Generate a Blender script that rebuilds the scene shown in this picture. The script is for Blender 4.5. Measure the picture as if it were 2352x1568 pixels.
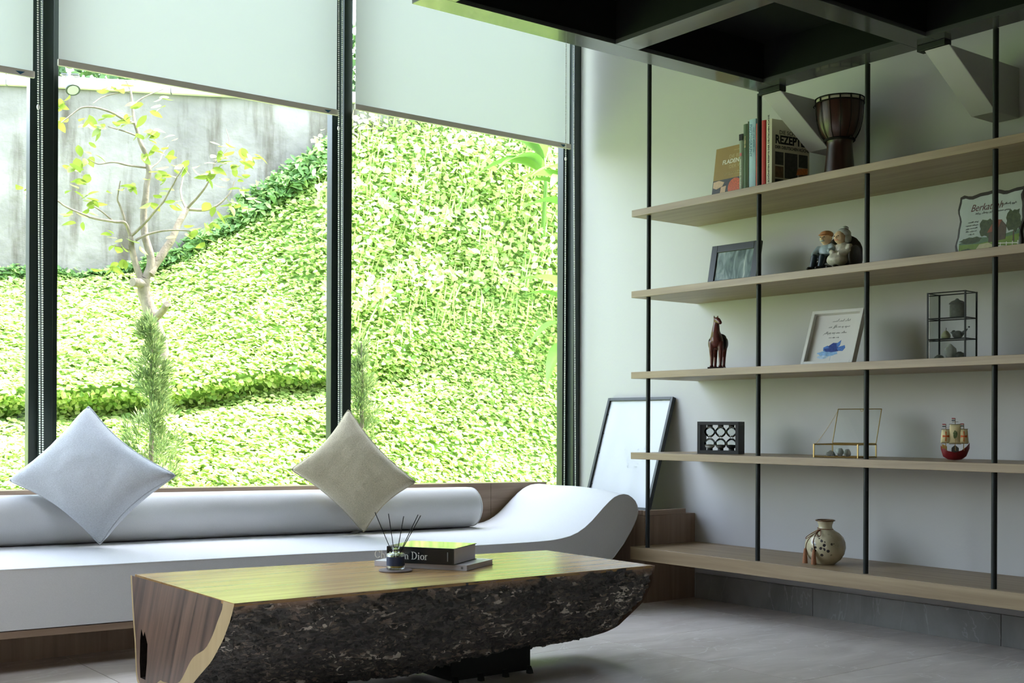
import bpy, bmesh, math, random
import numpy as np
from mathutils import Vector, Matrix, noise, Euler

random.seed(7)
rng = np.random.default_rng(11)
PI = math.pi
scene = bpy.context.scene
for o in list(bpy.data.objects):
    bpy.data.objects.remove(o, do_unlink=True)
col = scene.collection

# ------------------------------------------------------------------ camera
cam_data = bpy.data.cameras.new('camera')
cam_data.sensor_width = 36.0
cam_data.lens = 42.74
cam_data.shift_x = 0.0
cam_data.shift_y = 0.0785
cam_data.clip_start = 0.05
cam_data.clip_end = 200
cam = bpy.data.objects.new('camera', cam_data)
col.objects.link(cam)
CAM_H = 1.05
_y, _p, _r = -0.654751, 0.002167, -0.004503
_R0 = Matrix(((math.cos(_y), math.sin(_y), 0), (0, 0, -1), (-math.sin(_y), math.cos(_y), 0)))
_P = Matrix(((1, 0, 0), (0, math.cos(_p), math.sin(_p)), (0, -math.sin(_p), math.cos(_p))))
_Q = Matrix(((math.cos(_r), math.sin(_r), 0), (-math.sin(_r), math.cos(_r), 0), (0, 0, 1)))
_R = _Q @ _P @ _R0
_m = Matrix((_R[0], -_R[1], -_R[2])).transposed().to_4x4()
_m.translation = (0, 0, CAM_H)
cam.matrix_world = _m
scene.camera = cam

# ------------------------------------------------------------------ light
scene.view_settings.view_transform = 'Standard'
scene.view_settings.look = 'None'
scene.view_settings.gamma = 1.0
scene.view_settings.use_curve_mapping = False
scene.view_settings.exposure = 1.60

world = bpy.data.worlds.new('sky')
scene.world = world
world.use_nodes = True
nt = world.node_tree
nt.nodes.clear()
w_out = nt.nodes.new('ShaderNodeOutputWorld')
w_bg = nt.nodes.new('ShaderNodeBackground')
w_sky = nt.nodes.new('ShaderNodeTexSky')
w_sky.sky_type = 'NISHITA'
w_sky.sun_disc = False
w_sky.sun_elevation = math.radians(62)
w_sky.sun_rotation = math.radians(105)
w_sky.air_density = 1.3
w_sky.dust_density = 2.5
w_sky.ozone_density = 1.0
w_bg.inputs['Strength'].default_value = 0.86
w_hs = nt.nodes.new('ShaderNodeHueSaturation')      # humid, hazy tropical sky
w_hs.inputs['Saturation'].default_value = 0.60
nt.links.new(w_sky.outputs[0], w_hs.inputs['Color'])
nt.links.new(w_hs.outputs[0], w_bg.inputs[0])
nt.links.new(w_bg.outputs[0], w_out.inputs[0])

sun_d = bpy.data.lights.new('sun', 'SUN')
sun_d.energy = 6.0
sun_d.angle = math.radians(1.0)
sun_d.color = (1.0, 0.93, 0.88)
sun = bpy.data.objects.new('sun', sun_d)
sun.rotation_euler = Vector((0.42, -0.10, 0.90)).to_track_quat('Z', 'Y').to_euler()
col.objects.link(sun)

# ------------------------------------------------------------------ materials
MATS = {}


def srgb(r, g, b):
    f = lambda c: (c / 12.92 if c <= 0.04045 else ((c + 0.055) / 1.055) ** 2.4)
    return (f(r / 255), f(g / 255), f(b / 255), 1.0)


def new_mat(name):
    m = bpy.data.materials.new(name)
    m.use_nodes = True
    m.node_tree.nodes.clear()
    MATS[name] = m
    return m, m.node_tree


def N(nt, kind, **kw):
    n = nt.nodes.new('ShaderNode' + kind)
    for k, v in kw.items():
        if k in n.inputs.keys():
            n.inputs[k].default_value = v
        else:
            setattr(n, k, v)
    return n


def ramp(nt, stops):
    r = nt.nodes.new('ShaderNodeValToRGB')
    e = r.color_ramp.elements
    while len(e) > 1:
        e.remove(e[-1])
    e[0].position, e[0].color = stops[0]
    for p, c in stops[1:]:
        x = e.new(p)
        x.color = c
    return r


def plain(name, color, rough=0.5, spec=0.5, metal=0.0, bump=0.0, bump_scale=40.0, vary=0.0, vscale=6.0, coat=0.0, sheen=0.0):
    """principled material with optional procedural mottling and relief"""
    m, nt = new_mat(name)
    out = N(nt, 'OutputMaterial')
    b = N(nt, 'BsdfPrincipled')
    nt.links.new(b.outputs[0], out.inputs[0])
    b.inputs['Base Color'].default_value = color
    b.inputs['Roughness'].default_value = rough
    b.inputs['Specular IOR Level'].default_value = spec
    b.inputs['Metallic'].default_value = metal
    b.inputs['Coat Weight'].default_value = coat
    b.inputs['Sheen Weight'].default_value = sheen
    tc = N(nt, 'TexCoord')
    if vary > 0:
        nz = N(nt, 'TexNoise', Scale=vscale, Detail=5.0)
        nt.links.new(tc.outputs['Object'], nz.inputs['Vector'])
        lo = tuple(c * (1 - vary) for c in color[:3]) + (1,)
        hi = tuple(min(1, c * (1 + vary)) for c in color[:3]) + (1,)
        r = ramp(nt, [(0.3, lo), (0.7, hi)])
        nt.links.new(nz.outputs['Fac'], r.inputs[0])
        nt.links.new(r.outputs[0], b.inputs['Base Color'])
    if bump > 0:
        n2 = N(nt, 'TexNoise', Scale=bump_scale, Detail=3.0)
        nt.links.new(tc.outputs['Object'], n2.inputs['Vector'])
        bp = N(nt, 'Bump', Strength=bump, Distance=0.01)
        nt.links.new(n2.outputs['Fac'], bp.inputs['Height'])
        nt.links.new(bp.outputs[0], b.inputs['Normal'])
    return m


def wood(name, dark, light, axis='Y', rough=0.4, scale=1.0, contrast=(0.3, 0.7), spec=0.5, coat=0.0, turn=(0, 0, 0), bend=0.5):
    m, nt = new_mat(name)
    out = N(nt, 'OutputMaterial')
    b = N(nt, 'BsdfPrincipled')
    nt.links.new(b.outputs[0], out.inputs[0])
    b.inputs['Roughness'].default_value = rough
    b.inputs['Specular IOR Level'].default_value = spec
    b.inputs['Coat Weight'].default_value = coat
    b.inputs['Coat Roughness'].default_value = 0.1
    tc = N(nt, 'TexCoord')
    mp = N(nt, 'Mapping')
    s = {'X': (0.6, 14, 14), 'Y': (14, 0.6, 14), 'Z': (14, 14, 0.6)}[axis]
    mp.inputs['Scale'].default_value = tuple(v * scale for v in s)
    rt = N(nt, 'Mapping')
    rt.inputs['Rotation'].default_value = turn
    nt.links.new(tc.outputs['Object'], rt.inputs['Vector'])
    nt.links.new(rt.outputs[0], mp.inputs['Vector'])
    nz = N(nt, 'TexNoise', Scale=1.6, Detail=7.0, Roughness=0.62, Distortion=bend)
    nt.links.new(mp.outputs[0], nz.inputs['Vector'])
    r = ramp(nt, [(contrast[0], dark), (contrast[1], light)])
    nt.links.new(nz.outputs['Fac'], r.inputs[0])
    nt.links.new(r.outputs[0], b.inputs['Base Color'])
    bp = N(nt, 'Bump', Strength=0.06, Distance=0.002)
    nt.links.new(nz.outputs['Fac'], bp.inputs['Height'])
    nt.links.new(bp.outputs[0], b.inputs['Normal'])
    return m


def thin_glass(name, tint=(1, 1, 1, 1), refl=1.0, rough=0.0):
    m, nt = new_mat(name)
    out = N(nt, 'OutputMaterial')
    t = N(nt, 'BsdfTransparent')
    t.inputs[0].default_value = tint
    g = N(nt, 'BsdfGlossy')
    g.inputs['Roughness'].default_value = rough
    fr = N(nt, 'Fresnel', IOR=1.45)
    mul = N(nt, 'Math', operation='MULTIPLY')
    mul.inputs[1].default_value = refl
    mx = N(nt, 'MixShader')
    nt.links.new(fr.outputs[0], mul.inputs[0])
    nt.links.new(mul.outputs[0], mx.inputs[0])
    nt.links.new(t.outputs[0], mx.inputs[1])
    nt.links.new(g.outputs[0], mx.inputs[2])
    nt.links.new(mx.outputs[0], out.inputs[0])
    return m


def leafy(name, stops, trans=0.45, rough=0.45):
    """leaf material: colour chosen per leaf, light passing through the blade"""
    m, nt = new_mat(name)
    out = N(nt, 'OutputMaterial')
    geo = N(nt, 'NewGeometry')
    r = ramp(nt, stops)
    nt.links.new(geo.outputs['Random Per Island'], r.inputs[0])
    b = N(nt, 'BsdfPrincipled')
    b.inputs['Roughness'].default_value = rough
    b.inputs['Specular IOR Level'].default_value = 0.3
    nt.links.new(r.outputs[0], b.inputs['Base Color'])
    t = N(nt, 'BsdfTranslucent')
    nt.links.new(r.outputs[0], t.inputs[0])
    mx = N(nt, 'MixShader')
    mx.inputs[0].default_value = trans
    nt.links.new(b.outputs[0], mx.inputs[1])
    nt.links.new(t.outputs[0], mx.inputs[2])
    nt.links.new(mx.outputs[0], out.inputs[0])
    return m


def fabric(name, color, weave=220.0, strength=0.25, vary=0.06, sheen=0.2, vscale=30):
    m, nt = new_mat(name)
    out = N(nt, 'OutputMaterial')
    b = N(nt, 'BsdfPrincipled')
    nt.links.new(b.outputs[0], out.inputs[0])
    b.inputs['Roughness'].default_value = 0.9
    b.inputs['Specular IOR Level'].default_value = 0.15
    b.inputs['Sheen Weight'].default_value = sheen
    tc = N(nt, 'TexCoord')
    nz = N(nt, 'TexNoise', Scale=weave, Detail=2.0)
    mp = N(nt, 'Mapping')
    mp.inputs['Scale'].default_value = (1.0, 1.0, 2.2)
    nt.links.new(tc.outputs['Object'], mp.inputs['Vector'])
    nt.links.new(mp.outputs[0], nz.inputs['Vector'])
    bp = N(nt, 'Bump', Strength=strength, Distance=0.004)
    nt.links.new(nz.outputs['Fac'], bp.inputs['Height'])
    nt.links.new(bp.outputs[0], b.inputs['Normal'])
    lo = tuple(c * (1 - vary * 2) for c in color[:3]) + (1,)
    hi = tuple(min(1, c * (1 + vary)) for c in color[:3]) + (1,)
    r = ramp(nt, [(0.35, lo), (0.65, hi)])
    nt.links.new(nz.outputs['Fac'], r.inputs[0])
    nt.links.new(r.outputs[0], b.inputs['Base Color'])
    return m


# room surfaces
plain('wall_paint', (0.485, 0.475, 0.478, 1), 0.65, 0.3, bump=0.05, bump_scale=60, vary=0.012, vscale=2)
wood('dark_panel', srgb(84, 74, 64), srgb(112, 100, 88), 'Z', 0.5)
plain('ceiling_paint', (0.34, 0.34, 0.33, 1), 0.8, 0.2, vary=0.01)


def marble(name, dark, light, vein, rough):
    m, nt = new_mat(name)
    out = N(nt, 'OutputMaterial')
    b = N(nt, 'BsdfPrincipled')
    nt.links.new(b.outputs[0], out.inputs[0])
    b.inputs['Roughness'].default_value = rough
    b.inputs['Specular IOR Level'].default_value = 0.55
    tc = N(nt, 'TexCoord')
    oi = N(nt, 'ObjectInfo')
    add = N(nt, 'VectorMath', operation='ADD')
    sc = N(nt, 'VectorMath', operation='SCALE')
    sc.inputs['Scale'].default_value = 9.0
    nt.links.new(oi.outputs['Location'], sc.inputs[0])
    nt.links.new(tc.outputs['Object'], add.inputs[0])
    nt.links.new(sc.outputs[0], add.inputs[1])
    mp = N(nt, 'Mapping')
    mp.inputs['Rotation'].default_value = (0, 0, 0.5)
    mp.inputs['Scale'].default_value = (1.0, 2.4, 1.0)
    nt.links.new(add.outputs[0], mp.inputs['Vector'])
    nz = N(nt, 'TexNoise', Scale=1.6, Detail=9.0, Roughness=0.6, Distortion=0.8)
    nt.links.new(mp.outputs[0], nz.inputs['Vector'])
    r = ramp(nt, [(0.3, dark), (0.72, light)])
    nt.links.new(nz.outputs['Fac'], r.inputs[0])
    n2 = N(nt, 'TexNoise', Scale=1.1, Detail=6.0, Distortion=1.6)
    nt.links.new(mp.outputs[0], n2.inputs['Vector'])
    rv = ramp(nt, [(0.492, (0, 0, 0, 1)), (0.5, (0.5, 0.5, 0.5, 1)), (0.508, (0, 0, 0, 1))])
    nt.links.new(n2.outputs['Fac'], rv.inputs[0])
    mx = N(nt, 'Mix', data_type='RGBA')
    nt.links.new(rv.outputs[0], mx.inputs[0])
    nt.links.new(r.outputs[0], mx.inputs[6])
    mx.inputs[7].default_value = vein
    nt.links.new(mx.outputs[2], b.inputs['Base Color'])
    return m


marble('floor_marble', srgb(200, 188, 178), srgb(228, 218, 208), srgb(242, 238, 232), 0.25)
marble('skirting_marble', srgb(112, 110, 106), srgb(142, 140, 136), srgb(170, 168, 164), 0.3)
plain('grout', srgb(96, 92, 86), 0.9, 0.2)
wood('shelf_oak', srgb(126, 104, 76), srgb(157, 136, 106), 'Y', 0.42)
wood('bench_oak', srgb(128, 104, 84), srgb(160, 136, 114), 'X', 0.45)
wood('panel_oak', srgb(124, 102, 84), srgb(152, 130, 110), 'Z', 0.5)
plain('window_metal', (0.020, 0.030, 0.027, 1), 0.32, 0.5, bump=0.02, vary=0.05)
plain('black_steel', (0.010, 0.012, 0.012, 1), 0.5, 0.3, bump=0.02, vary=0.08)
plain('canopy_steel', (0.075, 0.078, 0.082, 1), 0.16, 0.9, coat=0.2, bump=0.015, bump_scale=12, vary=0.05)
plain('coffer_black', (0.006, 0.008, 0.008, 1), 0.7, 0.15, vary=0.05)
thin_glass('window_glass', (0.97, 0.985, 0.975, 1), 0.8)
thin_glass('clear_glass', (0.93, 0.955, 0.945, 1), 1.0)
plain('bead_plastic', (0.88, 0.88, 0.84, 1), 0.25, 0.5, vary=0.02)
plain('bar_alu', srgb(214, 206, 198), 0.45, 0.5, vary=0.03)
plain('clip_blue', srgb(45, 90, 125), 0.4, 0.5, vary=0.05)

m, nt = new_mat('blind_cloth')
_o = N(nt, 'OutputMaterial')
_d = N(nt, 'BsdfDiffuse')
_d.inputs[0].default_value = (0.78, 0.81, 0.79, 1)
_t = N(nt, 'BsdfTranslucent')
_t.inputs[0].default_value = (0.76, 0.79, 0.78, 1)
_mx = N(nt, 'MixShader')
_mx.inputs[0].default_value = 0.205
_tc = N(nt, 'TexCoord')
_nz = N(nt, 'TexNoise', Scale=300.0, Detail=1.0)
nt.links.new(_tc.outputs['Object'], _nz.inputs['Vector'])
_bp = N(nt, 'Bump', Strength=0.1, Distance=0.001)
nt.links.new(_nz.outputs['Fac'], _bp.inputs['Height'])
nt.links.new(_bp.outputs[0], _d.inputs['Normal'])
nt.links.new(_d.outputs[0], _mx.inputs[1])
nt.links.new(_t.outputs[0], _mx.inputs[2])
nt.links.new(_mx.outputs[0], _o.inputs[0])

# ------------------------------------------------------------------ mesh helpers


class MB:
    """collects geometry; build() links it as ONE mesh object"""

    def __init__(self):
        self.v = []
        self.f = []

    def add(self, vs, fs):
        o = len(self.v)
        self.v += [tuple(p) for p in vs]
        self.f += [tuple(i + o for i in f) for f in fs]
        return self

    def box(self, x0, x1, y0, y1, z0, z1, mat=None):
        vs = [(x, y, z) for z in (z0, z1) for y in (y0, y1) for x in (x0, x1)]
        if mat is not None:
            vs = [mat @ Vector(p) for p in vs]
        return self.add(vs, [(0, 2, 3, 1), (4, 5, 7, 6), (0, 1, 5, 4), (2, 6, 7, 3), (0, 4, 6, 2), (1, 3, 7, 5)])

    def prism(self, pts, d0, d1, plane='XY'):
        """closed outline pts extruded along the third axis"""
        n = len(pts)

        def P(a, b, d):
            return {'XY': (a, b, d), 'XZ': (a, d, b), 'YZ': (d, a, b)}[plane]
        vs = [P(a, b, d0) for a, b in pts] + [P(a, b, d1) for a, b in pts]
        fs = [tuple(range(n))[::-1], tuple(range(n, 2 * n))]
        fs += [(i, (i + 1) % n, n + (i + 1) % n, n + i) for i in range(n)]
        return self.add(vs, fs)

    def tube(self, pts, radii, n=8, caps=True):
        pts = [Vector(p) for p in pts]
        if not isinstance(radii, (list, tuple)):
            radii = [radii] * len(pts)
        k = len(pts)
        vs, fs = [], []
        ref = None
        for i, p in enumerate(pts):
            d = (pts[min(i + 1, k - 1)] - pts[max(i - 1, 0)])
            d = d.normalized() if d.length > 1e-9 else Vector((0, 0, 1))
            if ref is None:
                ref = Vector((1, 0, 0)) if abs(d.x) < 0.8 else Vector((0, 1, 0))
            a = (ref - d * ref.dot(d)).normalized()
            ref = a
            b = d.cross(a)
            for j in range(n):
                t = 2 * PI * j / n
                vs.append(p + (a * math.cos(t) + b * math.sin(t)) * radii[i])
        for i in range(k - 1):
            for j in range(n):
                j2 = (j + 1) % n
                fs.append((i * n + j, i * n + j2, (i + 1) * n + j2, (i + 1) * n + j))
        if caps:
            fs.append(tuple(range(n))[::-1])
            fs.append(tuple(range((k - 1) * n, k * n)))
        return self.add(vs, fs)

    def lathe(self, prof, n=32, c=(0, 0, 0), sx=1, sy=1):
        vs, fs = [], []
        k = len(prof)
        for r, z in prof:
            for j in range(n):
                t = 2 * PI * j / n
                vs.append((c[0] + r * sx * math.cos(t), c[1] + r * sy * math.sin(t), c[2] + z))
        for i in range(k - 1):
            for j in range(n):
                j2 = (j + 1) % n
                fs.append((i * n + j, i * n + j2, (i + 1) * n + j2, (i + 1) * n + j))
        if prof[0][0] > 1e-5:
            fs.append(tuple(range(n))[::-1])
        if prof[-1][0] > 1e-5:
            fs.append(tuple(range((k - 1) * n, k * n)))
        return self.add(vs, fs)

    def ell(self, c, r, rot=None, nu=14, nv=9):
        M = Matrix.Translation(Vector(c)) @ (Euler(rot).to_matrix().to_4x4() if rot else Matrix()) @ Matrix.Diagonal((r[0], r[1], r[2], 1))
        vs, fs = [], []
        for i in range(1, nv):
            a = PI * i / nv
            for j in range(nu):
                t = 2 * PI * j / nu
                vs.append(M @ Vector((math.sin(a) * math.cos(t), math.sin(a) * math.sin(t), math.cos(a))))
        top = len(vs)
        vs += [M @ Vector((0, 0, 1)), M @ Vector((0, 0, -1))]
        for i in range(nv - 2):
            for j in range(nu):
                j2 = (j + 1) % nu
                fs.append((i * nu + j, (i + 1) * nu + j, (i + 1) * nu + j2, i * nu + j2))
        for j in range(nu):
            j2 = (j + 1) % nu
            fs.append((top, j, j2))
            fs.append((top + 1, (nv - 2) * nu + j2, (nv - 2) * nu + j))
        return self.add(vs, fs)

    def strip(self, pts, width, z=0.0, thick=0.0004):
        """flat ribbon along a 2D polyline lying in the XZ plane, facing -Y"""
        for (a, b) in zip(pts[:-1], pts[1:]):
            d = Vector((b[0] - a[0], b[1] - a[1]))
            if d.length < 1e-9:
                continue
            nrm = Vector((-d.y, d.x)).normalized() * width / 2
            q = [(a[0] + nrm.x, a[1] + nrm.y), (a[0] - nrm.x, a[1] - nrm.y), (b[0] - nrm.x, b[1] - nrm.y), (b[0] + nrm.x, b[1] + nrm.y)]
            self.prism(q, z - thick, z, 'XZ')
        return self

    def mesh(self, name):
        me = bpy.data.meshes.new(name)
        me.from_pydata(self.v, [], self.f)
        me.update()
        return me

    def build(self, name, mat, parent=None, smooth=False, bevel=0.0, seg=2, recalc=True, sharp=None):
        me = self.mesh(name)
        if recalc:
            bm = bmesh.new()
            bm.from_mesh(me)
            bmesh.ops.recalc_face_normals(bm, faces=bm.faces)
            bm.to_mesh(me)
            bm.free()
        return link(name, me, mat, parent, smooth, bevel, seg, sharp)


def link(name, me, mat, parent=None, smooth=False, bevel=0.0, seg=2, sharp=None):
    if mat is not None and not me.materials:
        me.materials.append(MATS[mat])
    if smooth:
        me.polygons.foreach_set('use_smooth', [True] * len(me.polygons))
        if sharp:
            me.set_sharp_from_angle(angle=math.radians(sharp))
    o = bpy.data.objects.new(name, me)
    col.objects.link(o)
    if parent is not None:
        o.parent = parent
    if bevel > 0:
        b = o.modifiers.new('bevel', 'BEVEL')
        b.width = bevel
        b.segments = seg
        b.limit_method = 'ANGLE'
        b.angle_limit = math.radians(40)
    return o


def tag(o, label, cat, group=None, kind=None):
    if label:
        o['label'] = label
    if cat:
        o['category'] = cat
    if group:
        o['group'] = group
    if kind:
        o['kind'] = kind
    return o


def thing(name, label, cat, loc=(0, 0, 0), rz=0.0, group=None, kind=None, tilt=None):
    o = bpy.data.objects.new(name, None)
    o.empty_display_size = 0.05
    col.objects.link(o)
    o.location = loc
    o.rotation_euler = (0, 0, rz) if tilt is None else tilt
    return tag(o, label, cat, group, kind)


def struct(o):
    o['kind'] = 'structure'
    return o


def lettering(parent, body, size, loc, mat, align='LEFT', rot=(PI / 2, 0, 0), shear=0.0, bold=0.0, extrude=0.0003, squash=1.0, name='lettering'):
    """flat printed words lying on a face that looks towards -Y of the parent"""
    c = bpy.data.curves.new(name, 'FONT')
    c.body = body
    c.size = size
    c.align_x = align
    c.shear = shear
    c.offset = bold
    c.extrude = extrude
    c.resolution_u = 3
    c.materials.append(MATS[mat])
    tmp = bpy.data.objects.new('tmp', c)
    col.objects.link(tmp)
    bpy.context.view_layer.update()
    me = bpy.data.meshes.new_from_object(tmp.evaluated_get(bpy.context.evaluated_depsgraph_get()))
    me.name = name
    bpy.data.objects.remove(tmp, do_unlink=True)
    me.materials.clear()
    o = link(name, me, mat, parent)
    o.location = loc
    o.rotation_euler = rot
    o.scale = (squash, 1, 1)
    return o


# ------------------------------------------------------------------ the room
XR, YW, XL, YB, ZC = 5.42, 6.45, -2.74, -2.36, 4.40

floor = struct(MB().box(XL, XR, YB, YW, -0.12, -0.004).build('floor', 'grout'))
gx = [XL] + [1.74 + 1.12 * k for k in range(-3, 4)] + [XR]
gy = [YB] + [3.24 + 1.12 * k for k in range(-4, 3)] + [YW]
tile_cache = {}
for i in range(len(gx) - 1):
    for j in range(len(gy) - 1):
        w, d = round(gx[i + 1] - gx[i], 3), round(gy[j + 1] - gy[j], 3)
        if (w, d) not in tile_cache:
            g = 0.0016
            me = MB().box(-w / 2 + g, w / 2 - g, -d / 2 + g, d / 2 - g, -0.010, 0.0).mesh('tile')
            tile_cache[(w, d)] = me
        t = link('tile', tile_cache[(w, d)], 'floor_marble', floor)
        t.location = ((gx[i] + gx[i + 1]) / 2, (gy[j] + gy[j + 1]) / 2, 0)

wall_right = struct(MB().box(XR, XR + 0.2, YB - 0.2, YW + 0.05, -0.1, ZC).build('wall_right', 'wall_paint'))
# unseen glazed roof light, added to the ceiling for soft overhead fill
RX0, RX1, RY0, RY1 = 0.2, 1.8, 2.4, 4.2
cl_ = MB().box(XL - 0.2, RX0, YB - 0.2, YW + 0.05, ZC, ZC + 0.2).box(RX1, XR + 0.2, YB - 0.2, YW + 0.05, ZC, ZC + 0.2)
cl_.box(RX0, RX1, YB - 0.2, RY0, ZC, ZC + 0.2).box(RX0, RX1, RY1, YW + 0.05, ZC, ZC + 0.2)
struct(cl_.build('ceiling', 'ceiling_paint'))
rl_ = bpy.data.objects.new('window_6', None)
col.objects.link(rl_)
rl_['kind'] = 'structure'
for k in range(3):
    y0 = RY0 + (RY1 - RY0) * k / 3
    y1 = RY0 + (RY1 - RY0) * (k + 1) / 3
    MB().add([(RX0, y0 + 0.03, ZC + 0.15), (RX1, y0 + 0.03, ZC + 0.15), (RX1, y1 - 0.03, ZC + 0.15), (RX0, y1 - 0.03, ZC + 0.15)], [(0, 1, 2, 3)]).build('pane', 'window_glass', rl_, recalc=False)
    MB().box(RX0, RX1, y1 - 0.03, y1 + 0.03, ZC + 0.10, ZC + 0.2).build('glazing_bar', 'window_metal', rl_)
struct(MB().box(XL - 0.2, XL, YB - 0.2, YW + 0.05, -0.1, ZC).build('wall_left', 'dark_panel'))
# unseen wall behind the camera, with an opening added to let in fill light
wb = MB()
wb.box(XL, -2.4, YB - 0.2, YB, -0.1, ZC).box(-1.5, XR, YB - 0.2, YB, -0.1, ZC)
wb.box(-2.4, -1.5, YB - 0.2, YB, -0.1, 0.0).box(-2.4, -1.5, YB - 0.2, YB, 2.2, ZC)
struct(wb.build('wall_back', 'dark_panel'))
# sill and head of the window wall
struct(MB().box(XL, XR, 6.30, YW, -0.1, 0.10).build('wall_window', 'wall_paint'))
struct(MB().box(XL, XR, 6.28, YW, ZC - 0.14, ZC).build('trim_1', 'window_metal'))

# haunches carrying the canopy beams off the right wall
for y0, y1 in ((4.075, 4.20), (3.115, 3.243)):
    MB().prism([(4.84, 2.755), (5.22, 2.515), (XR + 0.02, 2.515), (XR + 0.02, 2.755)], y0, y1, 'XZ').build('haunch', 'wall_paint', wall_right, bevel=0.004)

# skirting of stone tiles along the right wall
base_r = struct(MB().box(XR - 0.006, XR + 0.01, YB, 5.20, 0.0, 0.150).build('baseboard_right', 'grout'))
yy = 5.20
for y1 in (4.31, 3.19, 2.07, 0.95, -0.17, -1.29, YB):
    MB().box(XR - 0.014, XR - 0.002, y1 + 0.0015, yy - 0.0015, 0.0, 0.152).build('tile', 'skirting_marble', base_r, bevel=0.001)
    yy = y1

# windows: aluminium mullions and full-height panes
MUL = [(-2.74, -2.70), (-1.615, -1.56), (0.115, 0.17), (1.845, 1.902), (3.575, 3.628), (5.36, XR)]
for k in range(5):
    w = bpy.data.objects.new('window_%d' % (k + 1), None)
    col.objects.link(w)
    w['kind'] = 'structure'
    a, b = MUL[k][1], MUL[k + 1][0]
    MB().box(MUL[k + 1][0], MUL[k + 1][1], 6.30, 6.445, 0.10, ZC - 0.14).build('mullion', 'window_metal', w, bevel=0.002)
    if k == 0:
        MB().box(MUL[0][0], MUL[0][1], 6.30, 6.445, 0.10, ZC - 0.14).build('mullion', 'window_metal', w, bevel=0.002)
    s = 0.042
    sf = MB().box(a, a + s, 6.365, 6.425, 0.10, ZC - 0.14).box(b - s, b, 6.365, 6.425, 0.10, ZC - 0.14)
    sf.box(a + s, b - s, 6.365, 6.425, 0.10, 0.16).box(a + s, b - s, 6.365, 6.425, ZC - 0.20, ZC - 0.14)
    sf.build('window_frame', 'window_metal', w, bevel=0.0015)
    MB().add([(a + s, 6.40, 0.16), (b - s, 6.40, 0.16), (b - s, 6.40, ZC - 0.2), (a + s, 6.40, ZC - 0.2)], [(0, 1, 2, 3)]).build('pane', 'window_glass', w, recalc=False)

# roller blinds with bead chains
bead = bmesh.new()
bmesh.ops.create_icosphere(bead, subdivisions=1, radius=0.0050)
bead_v = np.array([v.co[:] for v in bead.verts])
bead_f = np.array([[v.index for v in f.verts] for f in bead.faces])
bead.free()


def bead_strand(paths, pitch=0.0118):
    P = []
    for path in paths:
        path = [Vector(p) for p in path]
        acc = 0.0
        for a, b in zip(path[:-1], path[1:]):
            L = (b - a).length
            t = acc
            while t < L:
                P.append(a.lerp(b, t / L)[:])
                t += pitch
            acc = t - L
    P = np.array(P)
    v = (P[:, None, :] + bead_v[None]).reshape(-1, 3)
    f = (bead_f[None] + (np.arange(len(P)) * len(bead_v))[:, None, None]).reshape(-1, 3)
    me = bpy.data.meshes.new('bead_chain')
    me.from_pydata(v.tolist(), [], f.tolist())
    me.update()
    return me


BL = [('narrow white roller blind, unseen, added at the far left to cut daylight', -2.68, -1.635, 2.77, None),  # first two blinds are out of view, added to hold back light
      ('white roller blind, unseen, added beside the narrow one to cut daylight', -1.545, 0.095, 2.77, None),
      ('white roller blind cut off by the left edge of the picture', 0.19, 1.787, 2.765, ((1.793, 1.815), (1.826, 1.840), 2.62, 0.80)),
      ('widest white roller blind, between the left and centre mullions', 1.912, 3.505, 2.850, ((3.500, 3.527), (3.517, 3.534), 2.772, 1.05)),
      ('white roller blind beside the black canopy corner, in front of the leafy bank', 3.630, 5.285, 2.905, ((5.236, 5.292), (5.236, 5.334), 2.83, 0.62))]
for lab, x0, x1, zb, ch in BL:
    t = thing('roller_blind', lab, 'blind', ((x0 + x1) / 2, 6.262, zb), group='roller blinds of the window wall')
    h = (x1 - x0) / 2
    MB().add([(-h, 0, 0.02), (h, 0, 0.02), (h, 0, ZC - 0.2 - zb), (-h, 0, ZC - 0.2 - zb)], [(0, 1, 2, 3)]).build('cloth', 'blind_cloth', t, recalc=False)
    MB().tube([(-h - 0.01, 0, ZC - 0.17 - zb), (h + 0.01, 0, ZC - 0.17 - zb)], 0.028, 20).build('roller_tube', 'bar_alu', t, smooth=True, sharp=50)
    MB().box(-h - 0.004, h + 0.008, -0.009, 0.009, 0.0, 0.034).build('bottom_bar', 'bar_alu', t, bevel=0.003)
    MB().prism([(h - 0.085, 0.020), (h - 0.040, 0.022), (h - 0.062, 0.006)], -0.0105, -0.0088, 'XZ').build('bar_clip', 'clip_blue', t)
    if ch:
        (t0, t1), (b0, b1), zc, zl = ch
        cx, cz = (x0 + x1) / 2, zb
        zt = ZC - 0.2
        yy = -0.020
        Pl = [(t0 - cx, yy, zt - cz), (b0 - cx, yy, zl - cz)]
        mid = (b0 + b1) / 2 - cx
        r = abs(b1 - b0) / 2
        arc = [(mid - r * math.cos(PI * i / 8), yy, zl - cz - r * math.sin(PI * i / 8)) for i in range(9)]
        Pr = [(b1 - cx, yy, zl - cz), (t1 - cx, yy, zt - cz)]
        o = link('bead_chain', bead_strand([Pl + arc[1:] + Pr[1:]]), 'bead_plastic', t, smooth=True)
        o['kind'] = 'stuff'
        MB().ell((t0 + (b0 - t0) * (zt - zc) / (zt - zl) - cx, yy, zc - cz), (0.008, 0.008, 0.013)).build('chain_joint', 'bead_plastic', t, smooth=True)

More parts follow.
